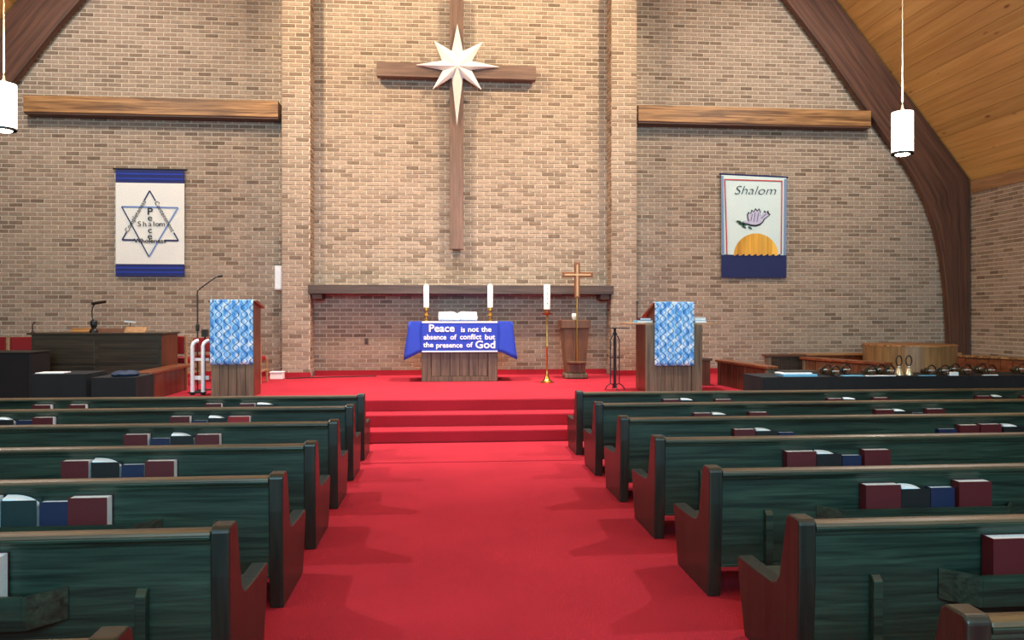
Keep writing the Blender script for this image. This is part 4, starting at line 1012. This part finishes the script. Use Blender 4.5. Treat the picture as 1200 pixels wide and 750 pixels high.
def chair(px, y, ztop, lab, ang=0):
    x = XA(px, y); z0 = PZ
    t = thing('choir_chair', lab, 'chair', (x, y, z0), 'red choir chairs'); w, d, hs = .25, .24, .43; h = ztop - z0
    Z = Vector((0, 0, 0))
    for sx in (-1, 1):
        box(sx * w - .018, sx * w + .018, -d - .018, -d + .018, 0, h).build('rear_leg', 'pine_trim', t, bevel=.004)
        box(sx * w - .018, sx * w + .018, d - .018, d + .018, 0, hs - .001).build('front_leg', 'pine_trim', t, bevel=.004)
        box(sx * w - .012, sx * w + .012, -d + .019, d - .019, .2, .23).build('stretcher', 'pine_trim', t)
    box(-w + .019, w - .019, -d + .02, d + .02, hs - .06, hs + .03).build('seat', 'red_fabric', t, bevel=.02)
    box(-w + .019, w - .019, -d - .02, -d + .03, hs + .1, h - .02).build('backrest', 'red_fabric', t, bevel=.02)
    t.rotation_euler.z = ang
for px, y, py, lab, a in ((0, 13.6, 393, 'red upholstered chair behind the black case at the photo edge', 0), (36, 13.3, 393, 'red upholstered chair partly behind the outer end of the organ', .25), (209, 13.25, 392, 'red upholstered chair between the organ and the white rack', -.15), (246, 14.0, 394, 'red upholstered chair behind the white rack and the lectern', .1), (291.5, 13.5, 400, 'red upholstered chair mostly hidden behind the lectern', 0)):
    chair(px, y, ZA(px, py, y), lab, a)
# white tubular rack
wy = 11.55
t = thing('tube_rack', 'white tubular metal rack standing beside the lectern', 'rack', (XA(232, wy), wy, PZ)); L_ = t.location
for px in (225.5, 238):
    x = XA(px, wy); zt = ZA(px, 403, wy)
    MB().tube([(x, wy, PZ + .04), (x, wy, zt - .03), (x + .012, wy + .01, zt + .01), (x + .035, wy + .03, zt + .035), (x + .06, wy + .06, zt + .045)], .028, 10).build('upright', 'white_paint', t, L_, smooth=True)
    MB().lathe([(.035, 0), (.035, .045)], (x, wy, PZ), 10).build('rubber_foot', 'rubber', t, L_)
xA, xB = XA(225.5, wy), XA(244, wy)
for py, q in ((443, .03), (421.5, .02)):
    z = ZA(230, py, wy); box(xA - .03, xB, wy + .03, wy + .05, z - q, z + q).build('crossbar', 'white_paint', t, L_, bevel=.004)
# microphone stand with boom
my = 11.9; x = XA(231.5, my)
t = thing('microphone_stand', 'tall black microphone stand with a raised boom beside the lectern', 'microphone stand', (x, my, PZ)); L_ = t.location
MB().tube([(x, my, PZ + .02), (x, my, ZA(231, 346, my))], .012, 8).build('pole', 'dark_plastic', t, L_)
MB().tube([U(231, 347, my), U(231.5, 341, my), U(236, 337, my), U(252, 325.5, my), U(257, 324, my)], .01, 8).build('boom', 'dark_plastic', t, L_)
MB().tube([U(255.5, 324.2, my), U(260.5, 323.2, my)], .02, 8).build('microphone', 'black_metal', t, L_)
MB().lathe([(.022, 0), (.028, .03), (.028, .09), (.02, .11)], (x, my, ZA(231, 388, my)), 10).build('clutch', 'dark_plastic', t, L_)
MB().lathe([(.13, 0), (.13, .015), (.03, .03)], (x, my, PZ), 18).build('base', 'black_metal', t, L_)
# small dark box on a pole behind the rack
sy = 12.3; x0, x1 = XA(237, sy), XA(243.5, sy); z0, z1 = ZA(240, 394.5, sy), ZA(240, 386, sy)
t = thing('small_speaker', 'small dark box on a pole between the white rack and lectern', 'speaker', ((x0 + x1) / 2, sy, PZ))
box(x0, x1, sy - .05, sy + .05, z0, z1).build('cabinet', 'dark_plastic', t, t.location, bevel=.005)
MB().tube([((x0 + x1) / 2, sy, PZ + .012), ((x0 + x1) / 2, sy, z0 - .0005)], .012, 8).build('pole', 'black_metal', t, t.location)
MB().lathe([(.1, 0), (.1, .012)], ((x0 + x1) / 2, sy, PZ), 14).build('base', 'black_metal', t, t.location)
# wall loudspeaker on the pilaster side, white box on platform, socket
wy_ = DW - .3; x0, x1 = XA(321.5, wy_), pil[0][0] - .012
t = thing('wall_speaker', 'slim pale grey loudspeaker mounted on the brick pilaster', 'speaker', ((x0 + x1) / 2, wy_, ZA(325, 341, wy_)))
box(x0, x1, wy_, wy_ + .16, ZA(325, 340, wy_), ZA(325, 311, wy_)).build('cabinet', 'grey_plastic', t, t.location, bevel=.01)
box(x0 + .015, x1 - .01, wy_ - .004, wy_ - .0005, ZA(325, 338.5, wy_), ZA(325, 312.5, wy_)).build('grille', 'white_paint', t, t.location)
box(x0 - .002, x1 + .004, wy_ + .02, wy_ + .14, ZA(325, 311, wy_) + .001, ZA(325, 311, wy_) + .02).build('bracket', 'black_metal', t, t.location)
y_ = 14.25; x0, x1 = XA(316, y_), XA(331, y_)
t = thing('white_box', 'small white box on the red carpet at the pilaster foot', 'box', ((x0 + x1) / 2, y_ + .1, PZ))
box(x0, x1, y_, y_ + .2, PZ, PZ + .12).build('body', 'white_paint', t, t.location, bevel=.008)
box(x0 - .01, x1 + .01, y_ - .01, y_ + .21, PZ + .1205, PZ + .135).build('lid', 'white_paint', t, t.location, bevel=.004)
o = MB().tube([(XA(331, 14) , 14.3, PZ + .012), (XA(345, 14), 14.38, PZ + .012), (XA(370, 14), 14.5, PZ + .012), (XA(400, 14), 14.62, PZ + .012), (XA(437, 14), 14.7, PZ + .012)], .009, 6).build('floor_cable', 'rubber'); tag(o, 'thin dark cable along the skirting beside the communion table', 'cable')
x, z = XA(429.5, DW), ZA(429.5, 400, DW)
t = thing('wall_socket', 'small dark socket plate on the brick wall under the ledge', 'socket', (x, DW - .014, z - .06))
box(x - .035, x + .035, DW - .022, DW - .0115, z - .06, z + .06).build('plate', 'pedestal_wood', t, t.location, bevel=.003)
for dz in (-.025, .025): box(x - .015, x + .015, DW - .026, DW - .0222, z + dz - .014, z + dz + .014).build('outlet', 'black_metal', t, t.location)

# ------------------------------------------------------------------ black case and draped tables on the organ side
by_ = 11.1; x0, x1 = XA(-40, by_), XA(35, by_); z1 = ZA(15, 412.5, by_)
t = thing('black_case', 'black upright equipment case in front of the red chairs', 'case', ((x0 + x1) / 2, by_ + .3, PZ))
box(x0, x1, by_, by_ + .55, PZ, z1 - .02).build('body', 'black_cloth', t, t.location, bevel=.01)
box(x0 - .01, x1 + .01, by_ - .01, by_ + .56, z1 - .019, z1).build('lid', 'dark_plastic', t, t.location, bevel=.006)
dy = 9.85; dz = ZA(70, 438.5, dy)
drape('draped_table', XA(36, dy), XA(101, dy), dy, dy + .6, dz, 'black-draped table with a white sheet in front of the organ', seed=3)
o = MB().box(XA(42, dy + .1), XA(74, dy + .1), dy + .08, dy + .3, dz + .0015, dz + .012).build('paper_sheet', 'paper', org=(XA(58, dy + .1), dy + .19, dz + .0015)); tag(o, 'white paper sheet lying on the black-draped table by the organ', 'paper')
dz2 = ZA(130, 442.5, dy)
drape('draped_table', XA(107, dy), XA(159, dy), dy, dy + .6, dz2, 'black-draped table with a dark blue bag beside the choir screen', seed=5)
bx0, bx1 = XA(128, dy + .1), XA(157, dy + .1); rr = random.Random(4)
mb = MB().lathe([(.02, 0), (.15, .004), (.165, .03), (.14, .055), (.08, .066), (.001, .062)], ((bx0 + bx1) / 2, dy + .22, dz2 + .0015), 22)
mb.v = [(x + rr.uniform(-.008, .008), y + rr.uniform(-.008, .008), z + (rr.uniform(-.006, .006) if z > dz2 + .01 else 0)) for x, y, z in mb.v]
o = mb.build('blue_bag', 'dark_blue_cloth', smooth=True, org=((bx0 + bx1) / 2, dy + .22, dz2 + .0015)); tag(o, 'crumpled dark blue cloth bag on the black-draped table by the choir screen', 'bag')

# ------------------------------------------------------------------ sub-parts under the part they belong to
NEST = {'wall_banner': ('cloth', ('lettering', 'star_line', 'border', 'dove_outline', 'dove', 'sun', 'leaf', 'feather_line')), 'table_runner': ('cloth', ('lettering', 'white_edge')),
        'communion_table': ('body', ('board',)), 'lectern': ('body', ('board',)), 'choir_screen': ('core', ('board',)), 'pew': ('top_rail', ('rail_cap',)), 'pendant_lamp': ('shade', ('rim', 'bulb')),
        'organ_console': ('back_board', ('panel',)), 'candle': ('wax', ('wick', 'mark')), 'wall_socket': ('plate', ('outlet',)), 'wall_speaker': ('cabinet', ('grille',)), 'tube_rack': ('upright', ('rubber_foot',))}
stem_ = lambda o: o.name.split('.')[0]
for root in [o for o in COL.objects if o.parent is None and stem_(o) in NEST]:
    host, subs = NEST[stem_(root)]
    h = next((c for c in root.children if stem_(c) == host), None)
    if h:
        for c in list(root.children):
            if stem_(c) in subs: c.parent = h
